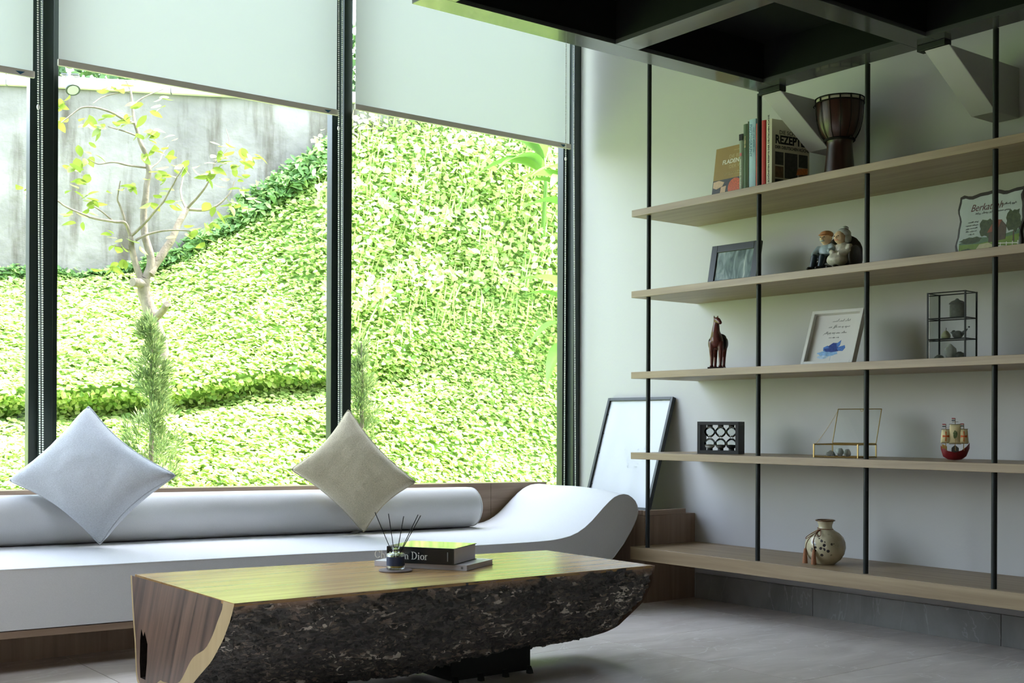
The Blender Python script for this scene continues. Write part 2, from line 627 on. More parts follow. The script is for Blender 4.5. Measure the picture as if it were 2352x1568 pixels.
# black steel canopy over the shelf end of the room
can = thing('steel_canopy', 'black steel canopy with deep dark coffers hanging above the shelves', 'canopy', (0, 0, 2.79))
BY = [(4.12, 4.25), (3.18, 3.31), (2.24, 2.37), (1.30, 1.43)]
BX = [(2.73, 2.86), (3.75, 3.89), (4.76, 4.90)]
for y0, y1 in BY:
    MB().box(2.73, 4.90, y0, y1, 0.0, 0.02).build('beam', 'canopy_steel', can, bevel=0.002)
    MB().box(2.734, 4.896, y0 + 0.004, y1 - 0.004, 0.02, 0.24).build('beam_web', 'coffer_black', can)
for x0, x1 in BX:
    for (ya, _), (_, yb) in zip(BY[:-1], BY[1:]):
        MB().box(x0, x1, yb + 0.0004, ya - 0.0004, 0.0, 0.02).build('beam', 'canopy_steel', can)
        MB().box(x0 + 0.004, x1 - 0.004, yb, ya, 0.02, 0.24).build('beam_web', 'coffer_black', can)
for i in range(2):
    for j in range(3):
        MB().box(BX[i][1] - 0.004, BX[i + 1][0] + 0.004, BY[j + 1][1] - 0.004, BY[j][0] + 0.004, 0.20, 0.235).build('coffer_panel', 'coffer_black', can)
for y0, y1 in ((4.085, 4.225), (3.14, 3.285)):
    MB().box(4.845, 4.897, y0, y1, -0.030, -0.001).build('bracket', 'black_steel', can, bevel=0.003)

# ------------------------------------------------------------------ shelving
SX0 = 4.87
SH = [0.342, 0.891, 1.359, 1.830, 2.302]
unit = thing('wall_shelving', 'five long oak shelves threaded on four slim black steel posts', 'shelving', (0, 0, 0))
for k, z in enumerate(SH):
    th = 0.074 if k == 0 else 0.039
    MB().box(SX0, XR - 0.001, 0.2, 5.205, z - th, z).build('shelf', 'shelf_oak', unit, bevel=0.0015)
for y in (5.10, 4.272, 3.597, 2.93, 2.26, 1.60):
    x = 4.908
    for z0, z1 in zip(SH, [s - 0.039 for s in SH[1:]] + [2.79 if y < 4.5 else ZC]):
        MB().tube([(x, y, z0 - 0.0005), (x, y, z1 + 0.0005)], 0.0125, 16).build('post', 'black_steel', unit, smooth=True, sharp=50)

# ------------------------------------------------------------------ window bench


def slope(x):            # the bench drops a touch towards the shelves
    return -0.0125 * (x - 1.38)


fabric('white_canvas', (0.66, 0.655, 0.655, 1), 260, 0.10, 0.02, 0.05)
plat = thing('bench_platform', 'oak bench base with a tall back board below the windows', 'bench', (0, 0, 0))
MB().box(-2.70, 4.45, 5.56, 6.12, 0.0, 0.152).build('plinth', 'panel_oak', plat)
MB().add([(x, y, z + slope(x)) for z in (0.155, 0.184) for y in (5.252, 6.12) for x in (-2.70, 4.66)],
         [(0, 2, 3, 1), (4, 5, 7, 6), (0, 1, 5, 4), (2, 6, 7, 3), (0, 4, 6, 2), (1, 3, 7, 5)]).build('trim_board', 'bench_oak', plat, bevel=0.001)
edges = [-2.70, -1.3, 0.4, 1.25, 2.35, 3.45, 4.55, 5.0]
for a, b in zip(edges[:-1], edges[1:]):
    MB().add([(x, y, (0.0 if q == 0 else 0.722 + slope(x))) for q in (0, 1) for y in (6.14, 6.29) for x in (a + 0.0008, b - 0.0008)],
             [(0, 2, 3, 1), (4, 5, 7, 6), (0, 1, 5, 4), (2, 6, 7, 3), (0, 4, 6, 2), (1, 3, 7, 5)]).build('back_board', 'bench_oak', plat, bevel=0.001)
pl = thing('corner_ledge', 'low oak ledge box in the corner carrying the leaning frame', 'ledge', (0, 0, 0))
MB().box(4.995, XR - 0.002, 5.215, 6.13, 0.0, 0.515).build('body', 'panel_oak', pl, bevel=0.001)
MB().box(4.995, 5.335, 5.213, 5.236, 0.5155, 0.545).build('rim_board', 'bench_oak', pl, bevel=0.001)
MB().box(4.995, 5.015, 5.24, 6.13, 0.5155, 0.545).build('rim_board', 'bench_oak', pl, bevel=0.001)

# upholstered seat with a rolled-up chaise end
prof = [(-2.70, 0.491), (-1.0, 0.470), (0.2, 0.455), (1.38, 0.440), (1.924, 0.432), (2.776, 0.421), (3.224, 0.412), (3.70, 0.404), (3.981, 0.401), (4.15, 0.400), (4.257, 0.401),
        (4.33, 0.403), (4.388, 0.409), (4.45, 0.419), (4.505, 0.436), (4.56, 0.463), (4.61, 0.496), (4.66, 0.537), (4.703, 0.572), (4.745, 0.604), (4.785, 0.628),
        (4.82, 0.639), (4.858, 0.643), (4.894, 0.637), (4.924, 0.621), (4.950, 0.600), (4.966, 0.575), (4.974, 0.550), (4.972, 0.525), (4.960, 0.495), (4.942, 0.464),
        (4.922, 0.434), (4.86, 0.356), (4.782, 0.279), (4.70, 0.215), (4.64, 0.150), (-2.70, 0.236)]
NT = 28                      # points of the profile that belong to the padded top
seat = thing('daybed_seat', 'long white upholstered daybed seat curling up into a chaise headrest', 'sofa', (1.2, 5.65, 0.19))
off = Vector((1.2, 5.65, 0.19))
m = MB()
lay = 22
vs = []
for l in range(lay + 1):
    t = l / lay
    y = 5.252 + (6.118 - 5.252) * t
    cr = 0.030 * (1 - (1 - min(1, t / 0.55)) ** 2.2) * (1 - max(0, (t - 0.93) / 0.07) ** 2 * 0.6)
    for i, (x, z) in enumerate(prof):
        w_ = 1.0 if i < NT else max(0.0, 1 - (i - NT) / 3.0)
        wr = 0.0022 * noise.noise(Vector((x * 9, y * 5, 3.1))) * (1 if 0.02 < t < 0.95 else 0) if i < NT else 0
        vs.append(Vector((x, y, z + cr * w_ + wr)) - off)
n = len(prof)
fs = []
for l in range(lay):
    for i in range(n):
        i2 = (i + 1) % n
        fs.append((l * n + i, (l + 1) * n + i, (l + 1) * n + i2, l * n + i2))
fs.append(tuple(range(n)))
fs.append(tuple(range(lay * n, (lay + 1) * n))[::-1])
m.add(vs, fs)
m.build('cushion', 'white_canvas', seat, smooth=True, sharp=48)
MB().tube([Vector((x, 5.2515, z + 0.001)) - off for x, z in prof[:34]], 0.0028, 8).build('piping', 'white_canvas', seat, smooth=True)

# bolster
bol = thing('bolster', 'long white bolster roll lying along the back of the daybed', 'bolster', (1.0, 5.985, 0.45))
bz = lambda x: 0.590 + slope(x) * 1.05 - 0.45
R_ = 0.120
xs = [-2.6, -1.5, 0.0, 1.0, 2.0, 3.0, 4.0, 4.20]
pts = [(x - 1.0, 0, bz(x)) for x in xs] + [(4.245 - 1, 0, bz(4.245)), (4.27 - 1, 0, bz(4.27)), (4.288 - 1, 0, bz(4.288)), (4.294 - 1, 0, bz(4.294)), (4.297 - 1, 0, bz(4.297))]
rad = [R_] * 8 + [R_, R_ * 0.985, R_ * 0.94, R_ * 0.90, R_ * 0.3]
MB().tube(pts, rad, 48).build('cover', 'white_canvas', bol, smooth=True, sharp=70)
xe = 4.283
ring = [(xe - 1, R_ * 0.965 * math.cos(2 * PI * i / 40), bz(xe) + R_ * 0.965 * math.sin(2 * PI * i / 40)) for i in range(41)]
MB().tube(ring, 0.0028, 8).build('piping', 'white_canvas', bol, smooth=True)

# ------------------------------------------------------------------ cushions
fabric('pillow_bluegrey', srgb(190, 193, 197), 170, 0.6, 0.07, 0.3)
fabric('pillow_taupe', srgb(188, 177, 150), 150, 0.7, 0.09, 0.3)
fabric('tag_cloth', srgb(70, 66, 60), 200, 0.2, 0.05)


def pillow(name, label, mat, corners, thick, pinch=0.16):
    """corners: top, left, bottom, right in world space"""
    T, L, B, Rr = [Vector(c) for c in corners]
    cen = (T + L + B + Rr) / 4
    o = thing(name, label, 'pillow', cen)
    nrm = (T - B).cross(Rr - L).normalized()
    n = 34
    vs, fs = [], []
    for side in (1, -1):
        for i in range(n + 1):
            for j in range(n + 1):
                u, v = 2 * i / n - 1, 2 * j / n - 1
                # edges bow inwards between the corners
                uu = u * (1 - pinch * (1 - v * v) * abs(u) ** 2.0)
                vv = v * (1 - pinch * (1 - u * u) * abs(v) ** 2.0)
                kc = 1.035 - 0.045 * (abs(u) * abs(v)) ** 8          # blunt corners
                a, b = (uu * kc + 1) / 2, (vv * kc + 1) / 2
                p = T * (1 - a) * (1 - b) + L * a * (1 - b) + B * a * b + Rr * (1 - a) * b
                h = ((1 - u ** 2) * (1 - v ** 2)) ** 0.34
                h = h * (1 + 0.06 * noise.noise(Vector((u * 1.6, v * 1.6, cen.x))))
                edge = 0.008 if max(abs(u), abs(v)) < 0.999 else 0.0
                wr = (0.005 * noise.noise(Vector((u * 3.2, v * 3.2, 2 + cen.x))) + 0.003 * noise.noise(Vector((u * 8, v * 8, 2 + cen.x)))) * h
                p = p + nrm * side * (h * thick + wr) - cen
                vs.append(p)
    q = (n + 1) ** 2
    for s_ in (0, 1):
        for i in range(n):
            for j in range(n):
                a = s_ * q + i * (n + 1) + j
                f = (a, a + n + 1, a + n + 2, a + 1)
                fs.append(f if s_ == 0 else f[::-1])
    me = MB().add(vs, fs).mesh('cover')
    bm = bmesh.new()
    bm.from_mesh(me)
    bmesh.ops.remove_doubles(bm, verts=bm.verts, dist=0.0005)
    bmesh.ops.recalc_face_normals(bm, faces=bm.faces)
    bm.to_mesh(me)
    bm.free()
    link('cover', me, mat, o, smooth=True)
    # the seam that runs round the edge
    seam = []
    for k in range(4 * n + 1):
        k_ = k % (4 * n)
        s_, r_ = divmod(k_, n)
        g = 2 * r_ / n - 1
        u, v = [(-1, g), (g, 1), (1, -g), (-g, -1)][s_]
        uu = u * (1 - pinch * (1 - v * v) * abs(u) ** 2)
        vv = v * (1 - pinch * (1 - u * u) * abs(v) ** 2)
        kc = 1.035 - 0.045 * (abs(u) * abs(v)) ** 8
        a, b = (uu * kc + 1) / 2, (vv * kc + 1) / 2
        seam.append(T * (1 - a) * (1 - b) + L * a * (1 - b) + B * a * b + Rr * (1 - a) * b - cen)
    MB().tube(seam, 0.0035, 6, caps=False).build('seam', mat, o, smooth=True)
    return o


p1 = pillow('throw_pillow', 'pale blue-grey pillow standing on its corner at the left of the daybed', 'pillow_bluegrey',
            [(1.962, 5.93, 1.131), (1.615, 6.01, 0.775), (1.949, 5.717, 0.477), (2.185, 5.383, 0.808)], 0.125, 0.17)
p2 = pillow('throw_pillow', 'taupe woven pillow on its corner in front of the centre mullion', 'pillow_taupe',
            [(3.389, 5.907, 1.1295), (3.045, 5.92, 0.802), (3.409, 5.768, 0.4575), (3.551, 5.469, 0.7395)], 0.115, 0.15)
MB().add([Vector(q) - p2.location for q in ((3.350, 5.745, 0.475), (3.318, 5.775, 0.452), (3.375, 5.79, 0.449), (3.400, 5.765, 0.470))], [(0, 1, 2, 3)]).build('care_tag', 'tag_cloth', p2)
for p in (p1, p2):
    p['group'] = 'throw pillows on the daybed'

# ------------------------------------------------------------------ half-log table
wood('slab_top', srgb(146, 108, 66), srgb(192, 154, 100), 'X', 0.24, 0.8, (0.3, 0.72), 0.6)
wood('end_grain', srgb(66, 52, 44), srgb(124, 98, 80), 'Z', 0.35, 0.8, (0.34, 0.68), turn=(-0.42, 0, 0), bend=1.1)
wood('sapwood', srgb(166, 140, 96), srgb(188, 164, 118), 'Z', 0.45, 0.6)
m, nt = new_mat('log_bark')
_o = N(nt, 'OutputMaterial')
_b = N(nt, 'BsdfPrincipled')
_b.inputs['Roughness'].default_value = 0.75
_b.inputs['Specular IOR Level'].default_value = 0.35
_tc = N(nt, 'TexCoord')
_mp = N(nt, 'Mapping')
_mp.inputs['Scale'].default_value = (0.62, 1.0, 1.25)
nt.links.new(_tc.outputs['Object'], _mp.inputs['Vector'])
_nd = N(nt, 'TexNoise', Scale=16.0, Detail=4.0)
nt.links.new(_mp.outputs[0], _nd.inputs['Vector'])
_ad = N(nt, 'MixRGB', blend_type='ADD')
_ad.inputs[0].default_value = 0.12
nt.links.new(_mp.outputs[0], _ad.inputs[1])
nt.links.new(_nd.outputs['Color'], _ad.inputs[2])
_vo = N(nt, 'TexVoronoi', Scale=66.0)
nt.links.new(_ad.outputs[0], _vo.inputs['Vector'])
_rc = ramp(nt, [(0.0, srgb(42, 41, 42)), (0.35, srgb(70, 68, 67)), (0.52, srgb(102, 98, 94)), (0.62, srgb(60, 58, 57)), (0.76, srgb(104, 97, 91)), (0.84, srgb(138, 122, 112)), (0.89, srgb(204, 193, 180)), (1.0, srgb(224, 216, 205))])
_sx = N(nt, 'SeparateColor')
nt.links.new(_vo.outputs['Color'], _sx.inputs[0])
_ng = N(nt, 'TexNoise', Scale=7.0, Detail=6.0)
nt.links.new(_mp.outputs[0], _ng.inputs['Vector'])
_ma = N(nt, 'Math', operation='MULTIPLY_ADD')
_ma.inputs[1].default_value = 0.55
_m2 = N(nt, 'Math', operation='MULTIPLY')
_m2.inputs[1].default_value = 0.62
nt.links.new(_ng.outputs['Fac'], _m2.inputs[0])
nt.links.new(_sx.outputs[0], _ma.inputs[0])
nt.links.new(_m2.outputs[0], _ma.inputs[2])
nt.links.new(_ma.outputs[0], _rc.inputs[0])
# pale stripped patches just below the slab edge
_sz = N(nt, 'SeparateXYZ')
nt.links.new(_tc.outputs['Object'], _sz.inputs[0])
_rz = ramp(nt, [(0.405, (0, 0, 0, 1)), (0.442, (1, 1, 1, 1))])
nt.links.new(_sz.outputs['Z'], _rz.inputs[0])
_np = N(nt, 'TexNoise', Scale=11.0, Detail=3.0)
nt.links.new(_mp.outputs[0], _np.inputs['Vector'])
_rp = ramp(nt, [(0.50, (0, 0, 0, 1)), (0.56, (1, 1, 1, 1))])
nt.links.new(_np.outputs['Fac'], _rp.inputs[0])
_mz = N(nt, 'Math', operation='MULTIPLY')
nt.links.new(_rz.outputs[0], _mz.inputs[0])
nt.links.new(_rp.outputs[0], _mz.inputs[1])
_mc = N(nt, 'Mix', data_type='RGBA')
nt.links.new(_mz.outputs[0], _mc.inputs[0])
nt.links.new(_rc.outputs[0], _mc.inputs[6])
_mc.inputs[7].default_value = srgb(168, 138, 116)
nt.links.new(_mc.outputs[2], _b.inputs['Base Color'])
_bp = N(nt, 'Bump', Strength=0.9, Distance=0.012)
_nb = N(nt, 'TexNoise', Scale=70.0, Detail=5.0)
nt.links.new(_mp.outputs[0], _nb.inputs['Vector'])
_mb = N(nt, 'Math', operation='ADD')
nt.links.new(_nb.outputs['Fac'], _mb.inputs[0])
nt.links.new(_sx.outputs[1], _mb.inputs[1])
nt.links.new(_mb.outputs[0], _bp.inputs['Height'])
nt.links.new(_bp.outputs[0], _b.inputs['Normal'])
nt.links.new(_b.outputs[0], _o.inputs[0])

ZT = 0.450
tab = thing('log_table', 'half-log coffee table with rough dark bark and a polished slab top', 'table', (2.7, 4.2, 0.0))
to = Vector((2.7, 4.2, 0.0))


def resample(pts, n):
    pts = [Vector(p) for p in pts]
    d = [0.0]
    for a, b in zip(pts[:-1], pts[1:]):
        d.append(d[-1] + (b - a).length)
    out = []
    for k in range(n):
        s = d[-1] * k / (n - 1)
        i = max(j for j in range(len(d) - 1) if d[j] <= s + 1e-9)
        t = (s - d[i]) / max(1e-9, d[i + 1] - d[i])
        out.append(pts[i].lerp(pts[i + 1], min(1, t)))
    return out


# cross-sections (Y, Z) from the front top edge, under the belly, to the back top edge
CL = [(3.775, 0.448), (3.800, 0.395), (3.862, 0.315), (3.955, 0.228), (4.075, 0.152), (4.15, 0.100), (4.23, 0.045), (4.32, 0.016), (4.50, 0.012), (4.62, 0.016), (4.668, 0.05), (4.685, 0.19), (4.712, 0.31), (4.735, 0.448)]
CR = [(3.765, 0.448), (3.785, 0.365), (3.835, 0.285), (3.91, 0.225), (4.00, 0.155), (4.08, 0.118), (4.18, 0.085), (4.27, 0.085), (4.35, 0.12), (4.43, 0.20), (4.485, 0.32), (4.508, 0.448)]
CM = [(3.77, 0.448), (3.778, 0.37), (3.82, 0.275), (3.90, 0.185), (4.00, 0.108), (4.11, 0.055), (4.24, 0.026), (4.37, 0.03), (4.48, 0.10), (4.56, 0.19), (4.61, 0.31), (4.622, 0.448)]
NA, NX = 120, 300
cl = resample([(0, a, b) for a, b in CL], NA)
cr = resample([(0, a, b) for a, b in CR], NA)
cm = resample([(0, a, b) for a, b in CM], NA)
vs = []
rim_front, rim_back = [], []
for i in range(NX + 1):
    t = i / NX
    row = []
    for j in range(NA):
        if t < 0.5:
            p = cl[j].lerp(cm[j], t * 2)
        else:
            p = cm[j].lerp(cr[j], t * 2 - 1)
        x = 1.735 + (3.655 - 1.735) * t + 0.03 * (j / (NA - 1)) * 0.6
        row.append(Vector((x, p.y, p.z)))
    for j in range(NA):
        p = row[j]
        q = row[min(j + 1, NA - 1)] - row[max(j - 1, 0)]
        nr = Vector((0, q.z, -q.y)).normalized()      # outwards
        fade = min(1.0, min(j, NA - 1 - j) / 3.0)
        endf = 1.0
        s = Vector((p.x * 0.55, p.y, p.z))
        c = noise.cell(Vector((p.x * 22 + 2 * noise.noise(s * 20), p.y * 38, p.z * 38 + 2 * noise.noise(s * 25))))
        h = 0.008 * noise.noise(s * 9) + 0.010 * noise.noise(s * 30) + 0.005 * noise.noise(s * 80) + 0.009 * (c - 0.5)
        h += 0.010 * noise.noise(Vector((p.x * 2.3, p.z * 3, 0)))
        vs.append(p + nr * (h * fade * endf) - to)
fs = []
for i in range(NX):
    for j in range(NA - 1):
        fs.append((i * NA + j, i * NA + j + 1, (i + 1) * NA + j + 1, (i + 1) * NA + j))
MB().add(vs, fs).build('bark', 'log_bark', tab)
# polished top
nx = 90
top = []
for i in range(nx + 1):
    t = i / nx
    yf = (1 - t) * 3.775 + t * 3.765 + 0.004 * noise.noise(Vector((t * 14, 0, 0)))
    yb = 4.735 + (4.508 - 4.735) * t + 0.006 * math.sin(t * 9)
    x = 1.735 + 1.92 * t
    top.append((x, yf, yb))
m = MB()
vs = []
for x, yf, yb in top:
    xb = x + 0.018
    vs += [Vector((x, yf, ZT)) - to, Vector((xb, yb, ZT)) - to, Vector((x, yf + 0.002, ZT - 0.012)) - to, Vector((xb, yb - 0.002, ZT - 0.012)) - to]
fs = []
for i in range(nx):
    a, b = 4 * i, 4 * i + 4
    fs += [(a, b, b + 1, a + 1), (a + 2, a + 3, b + 3, b + 2), (a, a + 2, b + 2, b), (a + 1, b + 1, b + 3, a + 3)]
fs += [(0, 1, 3, 2), (4 * nx, 4 * nx + 2, 4 * nx + 3, 4 * nx + 1)]
m.add(vs, fs)
m.build('slab_top', 'slab_top', tab)
# left end: dark heartwood, a pale sapwood rim and a hollow
outer = [(p.y, p.z) for p in resample([(0, a, b) for a, b in CL], 40)]
cy, cz = 4.32, 0.448


def inset(pt, d):
    v = Vector((cy - pt[0], cz - pt[1]))
    return (pt[0] + v.normalized().x * d, min(0.447, pt[1] + v.normalized().y * d))


inner = []
for i, p in enumerate(outer):
    d = 0.078 * (1 - 0.3 * i / 39) * (1 + 0.10 * math.sin(i * 0.7)) if i < 22 else (0.078 * 0.83 * (26 - i) / 4 + 0.010 if i < 26 else 0.010)
    if i == 0:
        inner.append((p[0] + 0.09, 0.447))
    elif i == 39:
        inner.append((p[0] - 0.012, 0.447))
    else:
        inner.append(inset(p, d))
hol = [(4.575, 0.06), (4.560, 0.13), (4.555, 0.20), (4.585, 0.245), (4.600, 0.225), (4.622, 0.25), (4.632, 0.205), (4.636, 0.12), (4.628, 0.06)]
bm = bmesh.new()
loops = []
for loop in (inner, hol):
    vv_ = [bm.verts.new((1.737 - to.x, a - to.y, b)) for a, b in loop]
    loops.append([bm.edges.new((vv_[i], vv_[(i + 1) % len(vv_)])) for i in range(len(vv_))])
bmesh.ops.triangle_fill(bm, use_beauty=True, use_dissolve=False, edges=loops[0] + loops[1])
me = bpy.data.meshes.new('heartwood')
bm.to_mesh(me)
bm.free()
link('heartwood', me, 'end_grain', tab)
plain('rot_black', srgb(26, 20, 16), 0.9, 0.1, vary=0.3, vscale=60)
# the hollow runs back into the log
pocket = MB()
nh = len(hol)
pv = []
for k, sc_ in ((1.737, 1.0), (1.80, 0.9), (1.90, 0.6)):
    pv += [(k - to.x, 4.597 + (a - 4.597) * sc_ - to.y, 0.14 + (b - 0.14) * sc_) for a, b in hol]
pf_ = [(r * nh + i, r * nh + (i + 1) % nh, (r + 1) * nh + (i + 1) % nh, (r + 1) * nh + i) for r in range(2) for i in range(nh)]
pf_.append(tuple(range(2 * nh, 3 * nh)))
pocket.add(pv, pf_).build('hollow', 'rot_black', tab)
vs, fs = [], []
for a, b in zip(outer, inner):
    vs += [Vector((1.735, a[0], a[1])) - to, Vector((1.7365, b[0], b[1])) - to]
for i in range(39):
    fs.append((2 * i, 2 * i + 1, 2 * i + 3, 2 * i + 2))
MB().add(vs, fs).build('sapwood_rim', 'sapwood', tab)
# right end closed with end grain
oR = [(p.y, p.z) for p in resample([(0, a, b) for a, b in CR], 40)]
MB().add([Vector((3.668, a, b)) - to for a, b in oR], [tuple(range(40))]).build('heartwood', 'end_grain', tab)
# steel feet: a plate with short tabs along its lower edge
for x0, x1, yp in ((2.800, 3.205, 4.04), (2.02, 2.42, 4.22)):
    lg = MB().box(x0 - to.x, x1 - to.x, yp - to.y, yp + 0.010 - to.y, 0.012, 0.20)
    lg.box(x0 - to.x, x0 + 0.010 - to.x, yp + 0.010 - to.y, yp + 0.30 - to.y, 0.012, 0.07)
    lg.box(x1 - 0.010 - to.x, x1 - to.x, yp + 0.010 - to.y, yp + 0.30 - to.y, 0.012, 0.07)
    L = lg.build('leg', 'black_steel', tab, bevel=0.001)
    for k in range(4):
        xx = x0 + 0.012 + (x1 - x0 - 0.024) * k / 3 - to.x
        MB().prism([(yp - 0.024 - to.y, 0.0), (yp - to.y, 0.0), (yp - to.y, 0.030), (yp - 0.008 - to.y, 0.030), (yp - 0.020 - to.y, 0.014)], xx - 0.010, xx + 0.010, 'YZ').build('foot_tab', 'black_steel', L)

# ------------------------------------------------------------------ on the table
plain('book_black', srgb(28, 29, 30), 0.25, 0.5, vary=0.05)
plain('cover_gloss_black', srgb(34, 36, 34), 0.08, 0.6, vary=0.04)
plain('paper', srgb(214, 212, 220), 0.8, 0.2, vary=0.03, vscale=200)
plain('magazine_white', srgb(196, 190, 192), 0.45, 0.4, vary=0.02)
plain('print_silver', srgb(205, 203, 198), 0.4, 0.5, vary=0.02)
plain('print_grey', srgb(120, 120, 118), 0.6, 0.3, vary=0.02)


def flat_basis(p0, p1, p2):
    """frame with x from p0 to p1 and y towards p2, on a level surface"""
    x = (Vector(p1) - Vector(p0))
    return math.atan2(x.y, x.x), x.length


# lower booklet
rz = math.atan2(4.057 - 4.432, 2.884 - 2.673)
mag = thing('booklet', 'thin white booklet lying under the black book on the log table', 'book', (2.673, 4.432, ZT + 0.0005), rz)
MB().box(0, 0.432, 0, 0.268, 0.0, 0.0015).build('cover', 'magazine_white', mag)
MB().box(0.001, 0.428, 0.001, 0.264, 0.0016, 0.0205).build('pages', 'paper', mag)
MB().box(0, 0.432, 0, 0.268, 0.0206, 0.0222).build('cover', 'magazine_white', mag)
MB().box(0, 0.432, -0.001, 0.0005, 0.0, 0.0222).build('spine', 'magazine_white', mag)
MB().box(0.405, 0.415, -0.0016, -0.001, 0.006, 0.016).build('spine_mark', 'print_grey', mag)
# thick black book
bb = thing('coffee_table_book', 'thick black coffee-table book stacked on the white booklet', 'book', (2.680, 4.345, ZT + 0.0232), rz + 0.06)
W_, D_, H_ = 0.300, 0.245, 0.068
MB().box(0, W_ + 0.004, 0, D_ + 0.006, 0, 0.003).build('cover', 'cover_gloss_black', bb, bevel=0.0008)
MB().box(0, W_ + 0.004, 0, D_ + 0.006, H_ - 0.003, H_).build('cover', 'cover_gloss_black', bb, bevel=0.0008)
MB().box(0, W_ + 0.004, -0.003, 0.0005, 0, H_).build('spine', 'book_black', bb, bevel=0.0015)
MB().box(0.003, W_, 0.001, D_, 0.0032, H_ - 0.0032).build('pages', 'paper', bb)

# a small serif alphabet for the title on the spine: thick and thin strokes with feet


def serif(ch):
    t, s = 0.13, 0.05            # thick, thin stroke
    st = lambda x, y0, y1: [[(x - t / 2, y0), (x + t / 2, y0), (x + t / 2, y1), (x - t / 2, y1)]]
    foot = lambda x, y, w=0.30: [[(x - w / 2, y - s / 2), (x + w / 2, y - s / 2), (x + w / 2, y + s / 2), (x - w / 2, y + s / 2)]]

    def arc(cx, cy, rx, ry, a0, a1, w0, w1, n=16):
        out = []
        for i in range(n):
            q = []
            for k in (i, i + 1):
                a = math.radians(a0 + (a1 - a0) * k / n)
                f = abs(math.cos(a))
                w = w0 + (w1 - w0) * f
                q.append(((cx + (rx + w / 2) * math.cos(a), cy + (ry + w / 2) * math.sin(a)), (cx + (rx - w / 2) * math.cos(a), cy + (ry - w / 2) * math.sin(a))))
            out.append([q[0][0], q[1][0], q[1][1], q[0][1]])
        return out
    if ch == 'i':
        return st(0.16, 0, 0.62) + foot(0.16, 0.02) + foot(0.11, 0.60, 0.18) + arc(0.16, 0.85, 0.04, 0.04, 0, 360, 0.08, 0.08, 10), 0.36
    if ch == 'r':
        return st(0.16, 0, 0.62) + foot(0.16, 0.02, 0.32) + foot(0.11, 0.60, 0.16) + arc(0.34, 0.42, 0.15, 0.17, 170, 60, 0.06, 0.10), 0.50
    if ch == 'n':
        return st(0.16, 0, 0.62) + foot(0.16, 0.02) + foot(0.11, 0.60, 0.16) + arc(0.34, 0.42, 0.17, 0.17, 175, 5, 0.06, 0.11) + st(0.52, 0, 0.45) + foot(0.52, 0.02), 0.74
    if ch == 'h':
        return st(0.16, 0, 1.0) + foot(0.16, 0.02) + foot(0.11, 0.98, 0.16) + arc(0.34, 0.42, 0.17, 0.17, 175, 5, 0.06, 0.11) + st(0.52, 0, 0.45) + foot(0.52, 0.02), 0.74
    if ch == 'a':
        return arc(0.27, 0.43, 0.16, 0.16, 5, 150, 0.06, 0.12) + st(0.44, 0.04, 0.46) + arc(0.27, 0.19, 0.16, 0.15, 40, 330, 0.05, 0.12) + foot(0.50, 0.04, 0.14), 0.62
    if ch == 'o':
        return arc(0.32, 0.31, 0.23, 0.29, 0, 360, 0.05, 0.13, 24), 0.64
    if ch == 's':
        return arc(0.24, 0.46, 0.13, 0.13, 20, 260, 0.06, 0.11) + arc(0.26, 0.18, 0.14, 0.15, 90, -160, 0.06, 0.11), 0.48
    if ch == 't':
        return st(0.18, 0.1, 0.80) + foot(0.20, 0.60, 0.34) + arc(0.30, 0.13, 0.12, 0.11, 180, 320, 0.06, 0.12), 0.42
    if ch == 'D':
        return st(0.18, 0, 1.0) + foot(0.18, 0.02, 0.34) + foot(0.18, 0.98, 0.34) + arc(0.30, 0.50, 0.46, 0.475, 90, -90, 0.05, 0.15, 24), 0.92
    if ch == 'C':
        return arc(0.45, 0.50, 0.38, 0.48, 40, 320, 0.05, 0.15, 28) + st(0.75, 0.66, 0.92), 0.88
    return [], 0.30


m = MB()
tw = 0.0
S_ = 0.031
glyphs = []
for ch in 'Christian Dior':
    g, wdt = serif(ch)
    glyphs.append((tw, g))
    tw += wdt
x0 = 0.188 - tw * S_
for gx_, g in glyphs:
    for q in g:
        m.prism([(x0 + (gx_ + a) * S_, 0.017 + b * S_) for a, b in q], -0.0036, -0.0030, 'XZ')
m.build('lettering', 'print_silver', bb)
MB().box(0.274, 0.278, -0.0035, -0.0029, 0.014, 0.052).build('spine_mark', 'print_grey', bb)

# reed diffuser on a coaster
plain('coaster_leather', srgb(122, 110, 106), 0.7, 0.3, bump=0.3, bump_scale=300, vary=0.06)
plain('label_navy', srgb(44, 54, 82), 0.5, 0.4, vary=0.06)
plain('reed_black', srgb(26, 26, 28), 0.7, 0.3, vary=0.1)
plain('amber_oil', srgb(196, 170, 90), 0.05, 0.5, vary=0.05)
m, nt = new_mat('bottle_glass')
_o = N(nt, 'OutputMaterial')
_g = N(nt, 'BsdfGlass', Roughness=0.0, IOR=1.45)
_g.inputs[0].default_value = (0.95, 0.97, 0.95, 1)
_tp = N(nt, 'BsdfTransparent')
_mx = N(nt, 'MixShader')
_mx.inputs[0].default_value = 0.45
nt.links.new(_g.outputs[0], _mx.inputs[1])
nt.links.new(_tp.outputs[0], _mx.inputs[2])
nt.links.new(_mx.outputs[0], _o.inputs[0])
cst = thing('coaster', 'round grey-brown coaster under the reed diffuser', 'coaster', (2.646, 4.222, ZT + 0.0005))
MB().lathe([(0.0, 0.0), (0.066, 0.0), (0.068, 0.002), (0.068, 0.005), (0.066, 0.007), (0.0, 0.007)], 48).build('disc', 'coaster_leather', cst, smooth=True, sharp=40)
dif = thing('reed_diffuser', 'small glass reed diffuser with navy label and black sticks', 'diffuser', (2.646, 4.222, ZT + 0.008))
